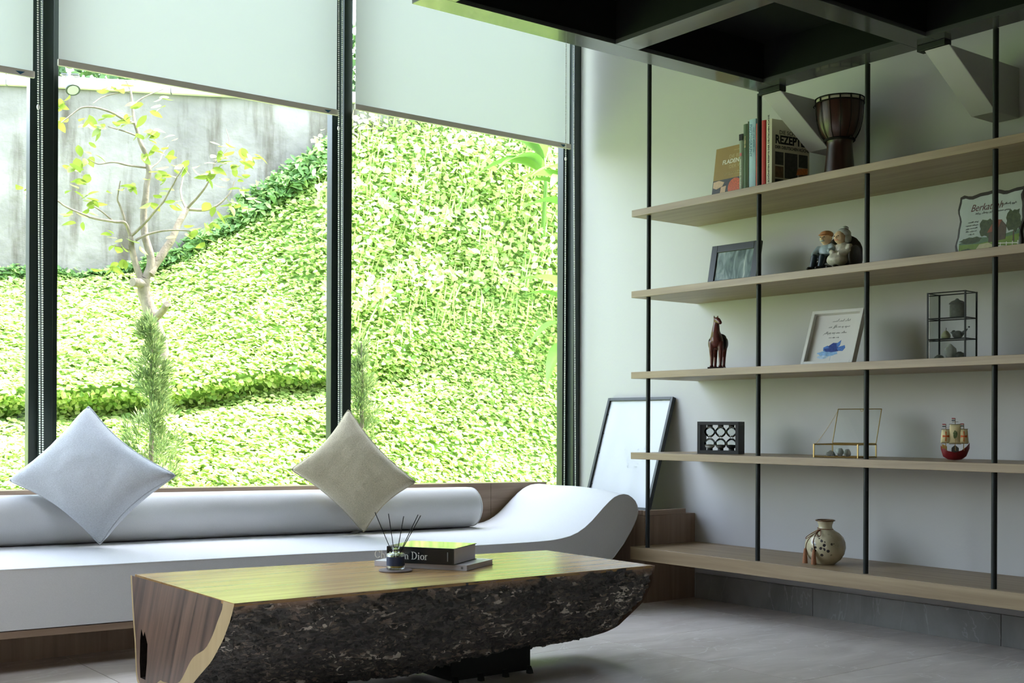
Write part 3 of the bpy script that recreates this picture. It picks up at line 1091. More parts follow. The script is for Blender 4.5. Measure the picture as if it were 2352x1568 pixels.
MB().lathe([(0.0, 0.0), (0.034, 0.0), (0.037, 0.003), (0.037, 0.060), (0.034, 0.066), (0.016, 0.069), (0.014, 0.074), (0.014, 0.083), (0.0175, 0.086), (0.0175, 0.090), (0.012, 0.0905),
            (0.011, 0.070), (0.030, 0.062), (0.033, 0.058), (0.033, 0.008), (0.0, 0.007)], 40).build('bottle', 'bottle_glass', dif, smooth=True, sharp=40)
MB().lathe([(0.0, 0.0085), (0.0322, 0.0085), (0.0322, 0.046), (0.0, 0.046)], 32).build('oil', 'amber_oil', dif, smooth=True, sharp=40)
lb = MB()
for i in range(40):
    a0, a1 = math.radians(-230 + i * 7), math.radians(-230 + (i + 1) * 7)
    lb.add([(0.0374 * math.cos(a), 0.0374 * math.sin(a), z) for z in (0.016, 0.053) for a in (a0, a1)], [(0, 1, 3, 2)])
lb.build('label', 'label_navy', dif, smooth=True)
for (dx, dy, hh) in ((-0.060, 0.043, 0.232), (-0.018, 0.020, 0.226), (0.028, -0.008, 0.215), (0.068, -0.040, 0.222), (0.074, -0.048, 0.219)):
    MB().tube([(-dx * 0.12, -dy * 0.12, 0.012), (dx * 1.15, dy * 1.15, hh)], 0.0017, 8).build('reed', 'reed_black', dif)

# ------------------------------------------------------------------ leaning frame in the corner
plain('frame_black', srgb(36, 40, 40), 0.4, 0.5, bump=0.05, vary=0.06)
plain('poster_white', (0.50, 0.51, 0.53, 1), 0.25, 0.5, vary=0.01)
plain('faint_ink', srgb(186, 190, 194), 0.6, 0.3, vary=0.02)
fr = thing('picture_frame', 'large black frame with blank white sheet leaning in the corner', 'picture frame', (5.185, 5.68, 0.5225), tilt=(0, 0, 0))
# local x: along the wall towards the shelves (-Y), local z: up the leaning face, local y: into the wall
lean = math.atan2(5.398 - 5.185, 1.235 - 0.545)
M = Matrix(((0, math.cos(lean), math.sin(lean)), (-1, 0, 0), (0, -math.sin(lean), math.cos(lean)))).to_4x4()
fr.rotation_euler = M.to_euler()
hw_, hh_, fw = 0.300, 0.735, 0.020
for a in (MB().box(-hw_, -hw_ + fw, -0.012, 0.016, 0, hh_), MB().box(hw_ - fw, hw_, -0.012, 0.016, 0, hh_),
          MB().box(-hw_ + fw, hw_ - fw, -0.012, 0.016, 0, fw), MB().box(-hw_ + fw, hw_ - fw, -0.012, 0.016, hh_ - fw, hh_)):
    a.build('frame_rail', 'frame_black', fr, bevel=0.0015)
sheet = MB()
vs = []
for i in range(25):
    for j in range(31):
        x = -hw_ + fw - 0.002 + (2 * hw_ - 2 * fw + 0.004) * i / 24
        z = fw + (hh_ - 2 * fw) * j / 30
        y = 0.002 + 0.002 * noise.noise(Vector((x * 8, z * 5, 0))) + (0.004 * noise.noise(Vector((x * 30, 0, 1))) if j > 27 else 0)
        vs.append((x, y, z))
sheet.add(vs, [(i * 31 + j, (i + 1) * 31 + j, (i + 1) * 31 + j + 1, i * 31 + j + 1) for i in range(24) for j in range(30)]).build('sheet', 'poster_white', fr, smooth=True)
mk = MB()
r2 = random.Random(3)
for k in range(26):
    x, z = r2.uniform(-0.05, 0.16), r2.uniform(0.27, 0.40)
    mk.strip([(x, z), (x + r2.uniform(-0.006, 0.02), z + r2.uniform(-0.012, 0.012))], 0.0016, -0.001)
mk.build('faint_marks', 'faint_ink', fr)['kind'] = 'stuff'
for zz in (0.15, 0.36, 0.49, 0.62):
    MB().box(-hw_ + fw - 0.001, -hw_ + fw + 0.006, -0.004, 0.002, zz, zz + 0.006).build('clip', 'frame_black', fr)

# ------------------------------------------------------------------ things on the shelves
# every thing here has local x along the shelf towards the viewer's right, local y towards the wall, local z up
def scribble(o, words, h, loc, mat, seed, rot=(0, 0, 0), pen=0.0011, lean=0.35, caps=False, name='lettering'):
    """illegible handwriting or small print: words = list of (start, end) along the line"""
    r = random.Random(seed)
    m_ = MB()
    for a, b in words:
        n = max(2, int((b - a) / (h * (0.55 if caps else 0.42))))
        if caps:
            for i in range(n):
                x = a + (b - a) * (i + 0.5) / n
                k = r.random()
                m_.strip([(x - h * 0.15, 0), (x - h * 0.15, h)], pen, 0)
                if k < 0.7:
                    m_.strip([(x - h * 0.15, h * r.choice((0.5, 0.95, 0.05))), (x + h * 0.18, h * r.choice((0.5, 0.95, 0.05)))], pen, 0)
                if k > 0.4:
                    m_.strip([(x + h * 0.18, 0), (x + h * 0.18 * r.choice((1, 0.6)), h)], pen, 0)
        else:
            pts = []
            for i in range(2 * n + 1):
                x = a + (b - a) * i / (2 * n)
                z = (h * 0.5 if i % 2 else 0.0) * r.uniform(0.6, 1.2)
                if i % 2 and r.random() < 0.22:
                    z = h * r.uniform(0.9, 1.25)
                if i % 2 == 0 and r.random() < 0.15:
                    z = -h * 0.45
                pts.append((x + z * lean, z))
            m_.strip(pts, pen, 0)
    q = m_.build(name, mat, o)
    q.location = loc
    q.rotation_euler = rot
    return q


FACE = -PI / 2
E_ = 0.0006


def shelf_thing(name, label, cat, x, y, k, yaw=0.0, group=None):
    return thing(name, label, cat, (x, y, SH[k] + E_), FACE + yaw, group)


# ---- books on the top shelf
plain('book_mustard', srgb(150, 122, 66), 0.5, 0.4, vary=0.05)
plain('book_sage', srgb(132, 142, 122), 0.5, 0.4, vary=0.05)
plain('book_green', srgb(74, 96, 66), 0.5, 0.4, vary=0.05)
plain('book_olive', srgb(112, 118, 92), 0.5, 0.4, vary=0.05)
plain('book_blue', srgb(160, 190, 204), 0.5, 0.4, vary=0.05)
plain('book_coral', srgb(204, 92, 78), 0.5, 0.4, vary=0.05)
plain('book_red', srgb(176, 38, 34), 0.5, 0.4, vary=0.05)
plain('book_cream', srgb(196, 188, 166), 0.5, 0.4, vary=0.03)
plain('ink_black', srgb(32, 30, 30), 0.6, 0.3, vary=0.05)
plain('ink_white', srgb(235, 232, 222), 0.6, 0.3, vary=0.02)
plain('ink_tan', srgb(196, 176, 130), 0.6, 0.3, vary=0.02)
plain('ink_pink', srgb(208, 110, 116), 0.6, 0.3, vary=0.05)
plain('photo_dark', srgb(58, 56, 52), 0.35, 0.4, vary=0.35, vscale=60)
plain('photo_brown', srgb(104, 78, 56), 0.35, 0.4, vary=0.35, vscale=60)
plain('photo_orange', srgb(206, 120, 54), 0.35, 0.4, vary=0.3, vscale=80)
plain('photo_skin', srgb(206, 172, 140), 0.4, 0.4, vary=0.1, vscale=80)
plain('pizza_red', srgb(196, 88, 44), 0.4, 0.4, vary=0.35, vscale=120)


def book(name, label, mat, x, y, w, h, d, yaw=0.0, group='books on the top shelf', tilt=0.0):
    """spine looks towards -y (the room); w = thickness, d = depth"""
    o = shelf_thing(name, label, 'book', x, y, 4, yaw, group)
    MB().box(-w / 2 + 0.003, w / 2 - 0.003, 0.004, d - 0.004, 0.004, h - 0.004).build('pages', 'paper', o)
    for s in (-1, 1):
        MB().box(s * w / 2 - (0.003 if s > 0 else 0), s * w / 2 + (0 if s > 0 else 0.003), 0.001, d, 0, h).build('cover', mat, o, bevel=0.0006)
    vs = []
    n = 8
    sp = [(-w / 2, 0.004)] + [(-w / 2 + w * i / n, -0.004 * math.sin(PI * i / n)) for i in range(n + 1)] + [(w / 2, 0.004)]
    MB().prism(sp, 0, h, 'XY').build('spine', mat, o, smooth=True, sharp=50)
    return o


SPINE_X = 5.02
fl = shelf_thing('cookbook', 'mustard cookbook with pizza cover leaning face-out left of the spines', 'book', 5.06, 4.640, 4, 0.0, 'books on the top shelf')
fl.rotation_euler = (-0.16, 0, FACE)
# leaning back against the wall: rotate about its own lower edge
fl.rotation_euler = (Matrix.Rotation(FACE, 4, 'Z') @ Matrix.Rotation(-0.14, 4, 'X')).to_euler()
MB().box(-0.117, 0.117, 0.0, 0.002, 0.0, 0.312).build('cover', 'book_mustard', fl)
MB().box(-0.115, 0.115, 0.0021, 0.018, 0.002, 0.310).build('pages', 'paper', fl)
MB().box(-0.117, 0.117, 0.0181, 0.020, 0.0, 0.312).build('cover', 'book_mustard', fl)
MB().box(-0.117, 0.117, -0.0006, -0.0001, 0.0, 0.125).build('cover_photo', 'photo_dark', fl)
MB().lathe([(0, -0.0004), (0.046, -0.0004), (0.050, 0), (0, 0.0004)], 28, (0.050, 0, 0)).build('pizza_print', 'pizza_red', fl)
pz = fl.children[-1]
pz.rotation_euler = (PI / 2, 0, 0)
pz.location = (0, -0.0009, 0.072)
MB().prism([(-0.112, 0.118), (-0.070, 0.122), (-0.030, 0.108), (-0.042, 0.086), (-0.085, 0.074), (-0.112, 0.084)], -0.0012, -0.0007, 'XZ').build('hand_print', 'photo_skin', fl)
MB().prism([(-0.052, 0.082), (-0.014, 0.086), (-0.018, 0.050), (-0.050, 0.006), (-0.060, 0.010)], -0.0013, -0.0008, 'XZ').build('hand_print', 'photo_skin', fl)
lettering(fl, 'FLADENBROTE', 0.034, (-0.060, -0.0004, 0.213), 'ink_white', bold=0.0006, shear=0.1)
lettering(fl, 'DIE BESTEN', 0.028, (-0.012, -0.0004, 0.243), 'ink_tan')
lettering(fl, 'DER WELT', 0.028, (-0.005, -0.0004, 0.184), 'ink_tan')
scribble(fl, [(-0.030, -0.012), (-0.006, 0.02), (0.026, 0.08)], 0.006, (0, -0.0003, 0.158), 'ink_tan', 61)
scribble(fl, [(-0.036, -0.018), (-0.012, 0.03), (0.036, 0.09)], 0.006, (0, -0.0003, 0.147), 'ink_tan', 62)
scribble(fl, [(0.020, 0.060), (0.066, 0.10)], 0.006, (0, -0.0003, 0.284), 'ink_tan', 63)

b1 = book('paperback', 'slim sage paperback with dark top band, leftmost upright spine', 'book_sage', SPINE_X, 4.497, 0.026, 0.335, 0.19)
MB().box(-0.0125, 0.0125, -0.0052, -0.0044, 0.300, 0.335).build('spine_band', 'ink_black', b1)
MB().box(-0.006, 0.006, -0.0052, -0.0044, 0.215, 0.232).build('spine_mark', 'ink_pink', b1)
scribble(b1, [(0.0, 0.07), (0.08, 0.17)], 0.010, (0.004, -0.0045, 0.03), 'ink_white', 5, (0, -PI / 2, 0), caps=True)
b2 = book('hardback', 'dark green hardback standing beside the sage paperback', 'book_green', SPINE_X, 4.467, 0.029, 0.384, 0.22)
scribble(b2, [(0.0, 0.062)], 0.012, (-0.006, -0.0045, 0.318), 'ink_tan', 8, (0, PI / 2, 0), caps=True)
b3 = book('paperback', 'very thin olive book squeezed between green and pale blue spines', 'book_olive', SPINE_X, 4.447, 0.008, 0.394, 0.21)
b4 = book('hardback', 'tall pale blue photography book with blue lettering on the spine', 'book_blue', SPINE_X, 4.418, 0.046, 0.401, 0.24)
plain('ink_steel', srgb(84, 122, 150), 0.6, 0.3, vary=0.02)
lettering(b4, 'PHOTOGRAPHY', 0.024, (-0.016, -0.0048, 0.375), 'ink_steel', rot=(PI / 2, PI / 2, 0))
scribble(b4, [(0.03, 0.06), (0.065, 0.09), (0.095, 0.14), (0.145, 0.165)], 0.009, (0.008, -0.0045, 0.385), 'ink_steel', 4, (0, PI / 2, 0), caps=True)
b5 = book('hardback', 'coral red book just left of the second black post', 'book_coral', SPINE_X, 4.375, 0.034, 0.372, 0.22)
b6 = book('hardback', 'deep red book just right of the second black post', 'book_red', SPINE_X, 4.341, 0.030, 0.380, 0.22)
bz_ = book('cookbook', 'thick cream German recipe book with photo grid cover', 'book_cream', SPINE_X - 0.004, 4.298, 0.044, 0.376, 0.262, yaw=-0.15)
lettering(bz_, 'DIE SCHÖNSTEN REZEPTE DER DEUTSCHEN KÜCHE', 0.0165, (0.006, -0.0046, 0.012), 'ink_black', rot=(PI / 2, -PI / 2, 0), bold=0.0003)
cx = 0.022 + 0.0004
side = (PI / 2, 0, PI / 2)
lettering(bz_, 'DIE SCHÖNSTEN', 0.030, (cx, 0.050, 0.300), 'ink_black', rot=side)
lettering(bz_, 'REZEPTE', 0.062, (cx, 0.022, 0.250), 'ink_black', rot=side, bold=0.0022, squash=0.86)
lettering(bz_, 'DER DEUTSCHEN KÜCHE', 0.0225, (cx, 0.022, 0.222), 'ink_black', rot=side, bold=0.0005, squash=0.92)
for i, (u0, u1) in enumerate(((0.022, 0.080), (0.088, 0.178), (0.186, 0.250))):
    for j, (v0, v1) in enumerate(((0.010, 0.060), (0.068, 0.128), (0.136, 0.205))):
        if i == 1 and j == 1:
            v1 = 0.205
        if i == 1 and j == 2:
            continue
        MB().box(cx - 0.0004, cx + 0.0002, u0, u1, v0, v1).build('cover_photo', ('photo_dark', 'photo_brown')[(i + j) % 2 if i != 1 else 0], bz_)
MB().prism([(0.170, 0.092), (0.250, 0.104), (0.250, 0.136), (0.180, 0.128)], cx + 0.0002, cx + 0.0006, 'YZ').build('cover_photo', 'photo_orange', bz_)

# ---- djembe
wood('drum_wood', srgb(36, 20, 17), srgb(68, 38, 30), 'Z', 0.28, 1.0)
plain('drum_skin', srgb(178, 172, 152), 0.6, 0.3, vary=0.08, vscale=30)
plain('drum_rope', srgb(22, 18, 16), 0.8, 0.2, vary=0.2, vscale=90)
dj = shelf_thing('djembe', 'dark wooden djembe drum standing on the top shelf', 'drum', 5.12, 3.922, 4)
dj.scale = (0.92, 0.92, 0.945)
MB().lathe([(0.086, 0.0), (0.088, 0.004), (0.082, 0.06), (0.075, 0.13), (0.070, 0.185), (0.069, 0.205), (0.076, 0.222), (0.094, 0.245), (0.112, 0.285), (0.122, 0.33), (0.127, 0.38), (0.129, 0.425), (0.129, 0.440),
            (0.124, 0.440), (0.118, 0.34), (0.09, 0.25), (0.06, 0.20), (0.078, 0.002)], 48).build('shell', 'drum_wood', dj, smooth=True, sharp=60)
MB().lathe([(0.0, 0.4425), (0.126, 0.4425), (0.131, 0.438), (0.1325, 0.426), (0.1310, 0.4258)], 48).build('drumhead', 'drum_skin', dj, smooth=True)
for zz in (0.444, 0.420):
    MB().tube([(0.133 * math.cos(2 * PI * i / 48), 0.133 * math.sin(2 * PI * i / 48), zz) for i in range(49)], 0.0036, 8, caps=False).build('rim_ring', 'drum_rope', dj, smooth=True)
MB().tube([(0.079 * math.cos(2 * PI * i / 48), 0.079 * math.sin(2 * PI * i / 48), 0.222) for i in range(49)], 0.0075, 8, caps=False).build('waist_ring', 'drum_rope', dj, smooth=True)
for k in range(14):
    a0, a1 = 2 * PI * k / 14, 2 * PI * (k + 0.5) / 14
    pts = []
    for i in range(9):
        t = i / 8
        z = 0.435 - (0.435 - 0.228) * t
        r = np.interp(z, [0.222, 0.245, 0.285, 0.33, 0.38, 0.44], [0.078, 0.096, 0.114, 0.124, 0.129, 0.131]) + 0.002
        a = a0 + (a1 - a0) * (1 - abs(2 * t - 1)) * 0.15
        pts.append((r * math.cos(a), r * math.sin(a), z))
    MB().tube(pts, 0.0018, 6).build('rope', 'drum_rope', dj, smooth=True)
    MB().box(-0.004, 0.004, -0.002, 0.002, 0.417, 0.447, Matrix.Rotation(a0, 4, 'Z') @ Matrix.Translation((0.1345, 0, 0)) @ Matrix.Rotation(PI / 2, 4, 'Z')).build('rope_loop', 'drum_rope', dj)
MB().tube([(0.084, -0.02, 0.222), (0.098, -0.025, 0.226), (0.106, -0.03, 0.214)], [0.005, 0.004, 0.003], 8).build('rope_knot', 'drum_rope', dj, smooth=True)
MB().tube([(-0.128, -0.04, 0.440), (-0.146, -0.045, 0.424), (-0.140, -0.045, 0.418)], 0.003, 6).build('rope_knot', 'drum_rope', dj, smooth=True)

# ---- black photo frame
plain('photo_frame_black', srgb(34, 36, 36), 0.35, 0.5, vary=0.06)
m, nt = new_mat('photo_misty')
_o = N(nt, 'OutputMaterial')
_b = N(nt, 'BsdfPrincipled')
_b.inputs['Roughness'].default_value = 0.12
_tc = N(nt, 'TexCoord')
_mp = N(nt, 'Mapping')
_mp.inputs['Scale'].default_value = (16, 8, 5)
nt.links.new(_tc.outputs['Object'], _mp.inputs['Vector'])
_nz = N(nt, 'TexNoise', Scale=1.3, Detail=6.0, Distortion=1.4)
nt.links.new(_mp.outputs[0], _nz.inputs['Vector'])
_rr = ramp(nt, [(0.32, srgb(70, 84, 84)), (0.48, srgb(112, 128, 128)), (0.62, srgb(150, 164, 160)), (0.72, srgb(196, 204, 198))])
nt.links.new(_nz.outputs['Fac'], _rr.inputs[0])
nt.links.new(_rr.outputs[0], _b.inputs['Base Color'])
nt.links.new(_b.outputs[0], _o.inputs[0])
pf = shelf_thing('photo_frame', 'black photo frame with misty grey waterfall picture on second shelf', 'picture frame', 5.13, 4.665, 3, 0.06)
pf.rotation_euler = (Matrix.Rotation(FACE + 0.06, 4, 'Z') @ Matrix.Rotation(-0.20, 4, 'X')).to_euler()
w2, hh, bd = 0.172, 0.250, 0.042
for a in (MB().box(-w2, -w2 + bd, -0.010, 0.012, 0, hh), MB().box(w2 - bd, w2, -0.010, 0.012, 0, hh), MB().box(-w2 + bd, w2 - bd, -0.010, 0.012, 0, bd), MB().box(-w2 + bd, w2 - bd, -0.010, 0.012, hh - bd, hh)):
    a.build('frame_rail', 'photo_frame_black', pf, bevel=0.002)
MB().box(-w2 + bd, w2 - bd, -0.002, 0.004, bd, hh - bd).build('photo', 'photo_misty', pf)

# ---- elderly couple figurine
plain('fig_skin', srgb(206, 176, 140), 0.35, 0.5, vary=0.06, vscale=90)
plain('fig_hat', srgb(176, 120, 70), 0.4, 0.5, vary=0.12, vscale=90)
plain('fig_shirt', srgb(150, 166, 172), 0.35, 0.5, vary=0.12, vscale=90)
plain('fig_navy', srgb(26, 36, 44), 0.3, 0.5, vary=0.15, vscale=90)
plain('fig_dress', srgb(190, 184, 168), 0.35, 0.5, vary=0.18, vscale=90)
plain('fig_hair', srgb(176, 182, 172), 0.4, 0.5, vary=0.1, vscale=90)
plain('fig_chair', srgb(46, 40, 34), 0.4, 0.5, vary=0.2, vscale=60)
plain('fig_dark', srgb(26, 22, 20), 0.35, 0.5, vary=0.1)


def remesh(o, size):
    r = o.modifiers.new('fuse', 'REMESH')
    r.mode = 'VOXEL'
    r.voxel_size = size
    r.use_smooth_shade = True
    s = o.modifiers.new('soften', 'SMOOTH')
    s.iterations = 4
    s.factor = 0.5
    return o


fg = shelf_thing('couple_figurine', 'ceramic figurine of an elderly couple seated side by side', 'figurine', 5.09, 3.935, 3, 0.12)
fg.scale = (1.32, 1.32, 1.22)
MB().prism([(-0.105, -0.055), (-0.085, -0.075), (0.05, -0.075), (0.085, -0.05), (0.09, 0.03), (0.06, 0.06), (-0.06, 0.06), (-0.10, 0.02)], 0.0, 0.010, 'XY').build('base', 'fig_dark', fg, bevel=0.003)
ch = MB().ell((0.020, 0.040, 0.085), (0.085, 0.024, 0.080)).ell((0.088, 0.012, 0.06), (0.016, 0.05, 0.052)).ell((0.0, 0.0, 0.035), (0.085, 0.05, 0.028))
remesh(ch.build('armchair', 'fig_chair', fg), 0.004)
man = MB().ell((-0.030, 0.004, 0.092), (0.034, 0.027, 0.040)).tube([(-0.058, 0.0, 0.115), (-0.072, -0.022, 0.085), (-0.058, -0.048, 0.072)], [0.013, 0.012, 0.010], 10).tube([(-0.01, 0, 0.118), (0.012, -0.022, 0.098), (0.0, -0.042, 0.088)], [0.013, 0.012, 0.010], 10)
mo = remesh(man.build('man_torso', 'fig_shirt', fg), 0.0035)
tr_ = MB().tube([(-0.045, 0.0, 0.066), (-0.058, -0.042, 0.070), (-0.062, -0.052, 0.016)], [0.018, 0.016, 0.013], 10).tube([(-0.018, 0.0, 0.066), (-0.022, -0.042, 0.068), (-0.026, -0.052, 0.016)], [0.018, 0.016, 0.013], 10)
remesh(tr_.build('trousers', 'fig_navy', fg), 0.0035)
for x in (-0.064, -0.027):
    MB().ell((x, -0.064, 0.018), (0.012, 0.020, 0.009)).build('shoe', 'fig_dark', fg, smooth=True)
hd = MB().ell((-0.030, -0.006, 0.150), (0.023, 0.024, 0.027)).ell((-0.032, -0.030, 0.147), (0.006, 0.008, 0.006)).ell((-0.008, -0.004, 0.148), (0.004, 0.007, 0.009)).ell((-0.053, -0.004, 0.148), (0.004, 0.007, 0.009)).ell((-0.03, -0.002, 0.126), (0.014, 0.014, 0.014))
h1 = remesh(hd.build('man_head', 'fig_skin', fg), 0.0025)
MB().ell((-0.030, 0.000, 0.166), (0.027, 0.028, 0.017)).ell((-0.033, -0.024, 0.162), (0.018, 0.014, 0.004)).build('cap', 'fig_hat', h1, smooth=True)
for x in (-0.040, -0.024):
    MB().ell((x, -0.0285, 0.153), (0.0028, 0.0015, 0.0022), nu=8, nv=6).build('eye', 'fig_dark', h1)
MB().ell((-0.033, -0.0275, 0.137), (0.010, 0.006, 0.004)).build('moustache', 'fig_hair', h1, smooth=True)
wm = MB().ell((0.040, 0.002, 0.085), (0.036, 0.030, 0.046)).ell((0.034, -0.026, 0.050), (0.044, 0.040, 0.032)).tube([(0.07, 0.0, 0.110), (0.082, -0.026, 0.082), (0.05, -0.05, 0.072)], [0.013, 0.012, 0.010], 10).tube([(0.012, 0.0, 0.110), (0.004, -0.03, 0.09), (0.03, -0.048, 0.076)], [0.012, 0.011, 0.009], 10)
remesh(wm.build('woman_dress', 'fig_dress', fg), 0.0035)
for x in (0.018, 0.046):
    MB().ell((x, -0.062, 0.018), (0.011, 0.018, 0.009)).build('shoe', 'fig_dark', fg, smooth=True)
hd = MB().ell((0.036, -0.010, 0.146), (0.025, 0.026, 0.029)).ell((0.032, -0.036, 0.143), (0.005, 0.007, 0.005)).ell((0.036, -0.004, 0.120), (0.014, 0.014, 0.014))
h2 = remesh(hd.build('woman_head', 'fig_skin', fg), 0.0025)
MB().ell((0.040, 0.004, 0.160), (0.030, 0.030, 0.026)).ell((0.058, 0.006, 0.142), (0.014, 0.022, 0.022)).ell((0.042, 0.014, 0.186), (0.014, 0.014, 0.010)).build('hair', 'fig_hair', h2, smooth=True)
for x in (0.024, 0.041):
    MB().ell((x, -0.0345, 0.149), (0.0028, 0.0015, 0.0022), nu=8, nv=6).build('eye', 'fig_dark', h2)
MB().box(0.024, 0.040, -0.0352, -0.033, 0.1315, 0.1335).build('mouth', 'pizza_red', h2)

# ---- wavy plaque with landscape print
plain('plaque_edge', srgb(40, 32, 26), 0.35, 0.5, vary=0.25, vscale=40)
plain('print_sky', srgb(176, 186, 182), 0.3, 0.4, vary=0.06, vscale=12)
plain('print_hill', srgb(92, 118, 84), 0.3, 0.4, vary=0.2, vscale=40)
plain('print_meadow', srgb(112, 136, 50), 0.3, 0.4, vary=0.2, vscale=30)
plain('print_tree', srgb(66, 76, 44), 0.3, 0.4, vary=0.35, vscale=70)
plain('print_roof', srgb(136, 78, 56), 0.3, 0.4, vary=0.15, vscale=60)
plain('print_barn', srgb(88, 72, 56), 0.3, 0.4, vary=0.2, vscale=60)
plain('print_path', srgb(186, 178, 140), 0.3, 0.4, vary=0.1, vscale=60)
plain('ink_maroon', srgb(84, 40, 36), 0.4, 0.4, vary=0.05)
plain('ink_grey', srgb(92, 94, 90), 0.5, 0.3, vary=0.05)
sg = shelf_thing('wooden_plaque', 'wavy-edged dark wooden plaque with a farm landscape and verse', 'plaque', 5.20, 3.145, 3, 0.0)
sg.rotation_euler = (Matrix.Rotation(FACE, 4, 'Z') @ Matrix.Rotation(-0.13, 4, 'X')).to_euler()
pw, ph = 0.166, 0.318


def wavy(inset_, n=16):
    P = []
    a, b = pw - inset_, ph - inset_
    wv = lambda t, s: 0.006 * math.sin(t * 11 + s) + 0.003 * math.sin(t * 23 + s * 2)
    for i in range(n):
        t = i / n
        P.append((-a + 2 * a * t, inset_ + (wv(t, 0) if inset_ == 0 else 0) * 0))
    for i in range(n):
        t = i / n
        P.append((a + wv(t, 1), inset_ + (b - inset_) * t))
    for i in range(n):
        t = i / n
        P.append((a - 2 * a * t, b + wv(t, 2.2) + (0.006 if inset_ == 0 else 0)))
    for i in range(n):
        t = i / n
        P.append((-a + wv(t, 3), b - (b - inset_) * t))
    return P


MB().prism(wavy(0.0), 0.0, 0.022, 'XZ').build('board', 'plaque_edge', sg, bevel=0.003)
MB().prism(wavy(0.012), -0.0006, 0.0, 'XZ').build('picture', 'print_sky', sg)
Z_ = lambda k: (-0.0008 - 0.0002 * k, -0.0004)


def pr_(name, pts, mat, k):
    MB().prism(pts, *Z_(k), 'XZ').build(name, mat, sg)


def blob(cx, cz, rx, rz_, n=16, seed=0, jag=0.22):
    r = random.Random(seed)
    return [(cx + rx * math.cos(2 * PI * i / n) * (1 + r.uniform(-jag, jag)), cz + rz_ * math.sin(2 * PI * i / n) * (1 + r.uniform(-jag, jag))) for i in range(n)]


pr_('far_hill', [(-0.152, 0.09), (-0.10, 0.105), (-0.04, 0.108), (0.03, 0.10), (0.152, 0.125), (0.152, 0.05), (-0.152, 0.05)], 'print_hill', 1)
pr_('meadow', [(-0.152, 0.082), (-0.05, 0.078), (0.05, 0.090), (0.152, 0.105), (0.152, 0.013), (-0.152, 0.013)], 'print_meadow', 2)
pr_('path', [(-0.045, 0.075), (0.0, 0.078), (0.07, 0.040), (0.05, 0.018), (-0.05, 0.03), (-0.06, 0.055)], 'print_path', 3)
pr_('tree_print', blob(-0.09, 0.098, 0.055, 0.017, 18, 1), 'print_tree', 4)
pr_('tree_print', blob(-0.012, 0.148, 0.040, 0.045, 20, 2), 'print_tree', 4)
pr_('tree_print', blob(0.120, 0.170, 0.036, 0.055, 20, 4), 'print_tree', 4)
pr_('trunk_print', [(0.120, 0.120), (0.126, 0.120), (0.130, 0.07), (0.122, 0.07)], 'print_barn', 4)
pr_('barn_wall', [(0.0, 0.078), (0.085, 0.086), (0.085, 0.150), (0.06, 0.178), (0.035, 0.155), (0.0, 0.125)], 'print_barn', 5)
pr_('barn_roof', [(-0.010, 0.125), (0.025, 0.185), (0.062, 0.180), (0.040, 0.130)], 'print_roof', 6)
pr_('tree_print', blob(0.02, 0.035, 0.060, 0.018, 18, 6), 'print_tree', 5)
pr_('tree_print', blob(-0.11, 0.040, 0.045, 0.020, 18, 9), 'print_tree', 5)
for zz in (0.062, 0.048, 0.034):
    pr_('fence_print', [(0.045, zz + 0.010), (0.150, zz), (0.150, zz - 0.004), (0.045, zz + 0.006)], 'ink_white', 7)
for xx in (0.06, 0.09, 0.12, 0.146):
    pr_('fence_print', [(xx, 0.072), (xx + 0.004, 0.072), (xx + 0.004, 0.028), (xx, 0.028)], 'ink_white', 7)
for i in range(9):
    pr_('flower_print', blob(-0.14 + 0.028 * i, 0.022 + 0.006 * (i % 3), 0.004, 0.004, 7, i), 'ink_white', 7)
lettering(sg, 'Berkatilah', 0.048, (-0.105, -0.0010, 0.238), 'ink_maroon', shear=0.35, squash=0.85)
scribble(sg, [(0.045, 0.060), (0.066, 0.100), (0.104, 0.128)], 0.010, (0, -0.0012, 0.250), 'ink_grey', 11, pen=0.0012)
scribble(sg, [(-0.078, -0.050), (-0.044, -0.012), (-0.006, 0.030), (0.036, 0.064), (0.070, 0.100)], 0.010, (0, -0.0012, 0.222), 'ink_grey', 12, pen=0.0012)
for i, ws in enumerate(([(-0.112, -0.085), (-0.080, -0.060)], [(-0.124, -0.095), (-0.090, -0.058)], [(-0.120, -0.104), (-0.098, -0.062)], [(-0.121, -0.104), (-0.100, -0.066)], [(-0.106, -0.090), (-0.086, -0.076)])):
    scribble(sg, ws, 0.006, (0, -0.0012, 0.184 - 0.0145 * i), 'ink_grey', 20 + i, pen=0.0013)

# ---- horse figurine
plain('horse_glaze', srgb(86, 34, 28), 0.28, 0.5, vary=0.3, vscale=45, bump=0.15, bump_scale=120)
plain('horse_base', srgb(34, 20, 18), 0.4, 0.5, vary=0.1)
hs = shelf_thing('horse_figurine', 'dark red glazed horse figurine on a small plinth', 'figurine', 4.965, 4.615, 2, 0.55)
MB().box(-0.044, 0.044, -0.055, 0.065, 0, 0.010).build('base', 'horse_base', hs, bevel=0.002)
hb = MB()
hb.ell((0, 0.015, 0.148), (0.040, 0.062, 0.042)).ell((0, -0.030, 0.158), (0.036, 0.034, 0.044)).ell((0, 0.058, 0.150), (0.036, 0.028, 0.038))
hb.tube([(0, -0.030, 0.170), (0.0, -0.048, 0.205), (0.003, -0.052, 0.240), (0.006, -0.054, 0.262)], [0.034, 0.023, 0.0175, 0.016], 14)
hb.tube([(0.002, -0.048, 0.266), (0.016, -0.068, 0.262), (0.030, -0.084, 0.250), (0.034, -0.090, 0.244)], [0.017, 0.0155, 0.011, 0.009], 12)
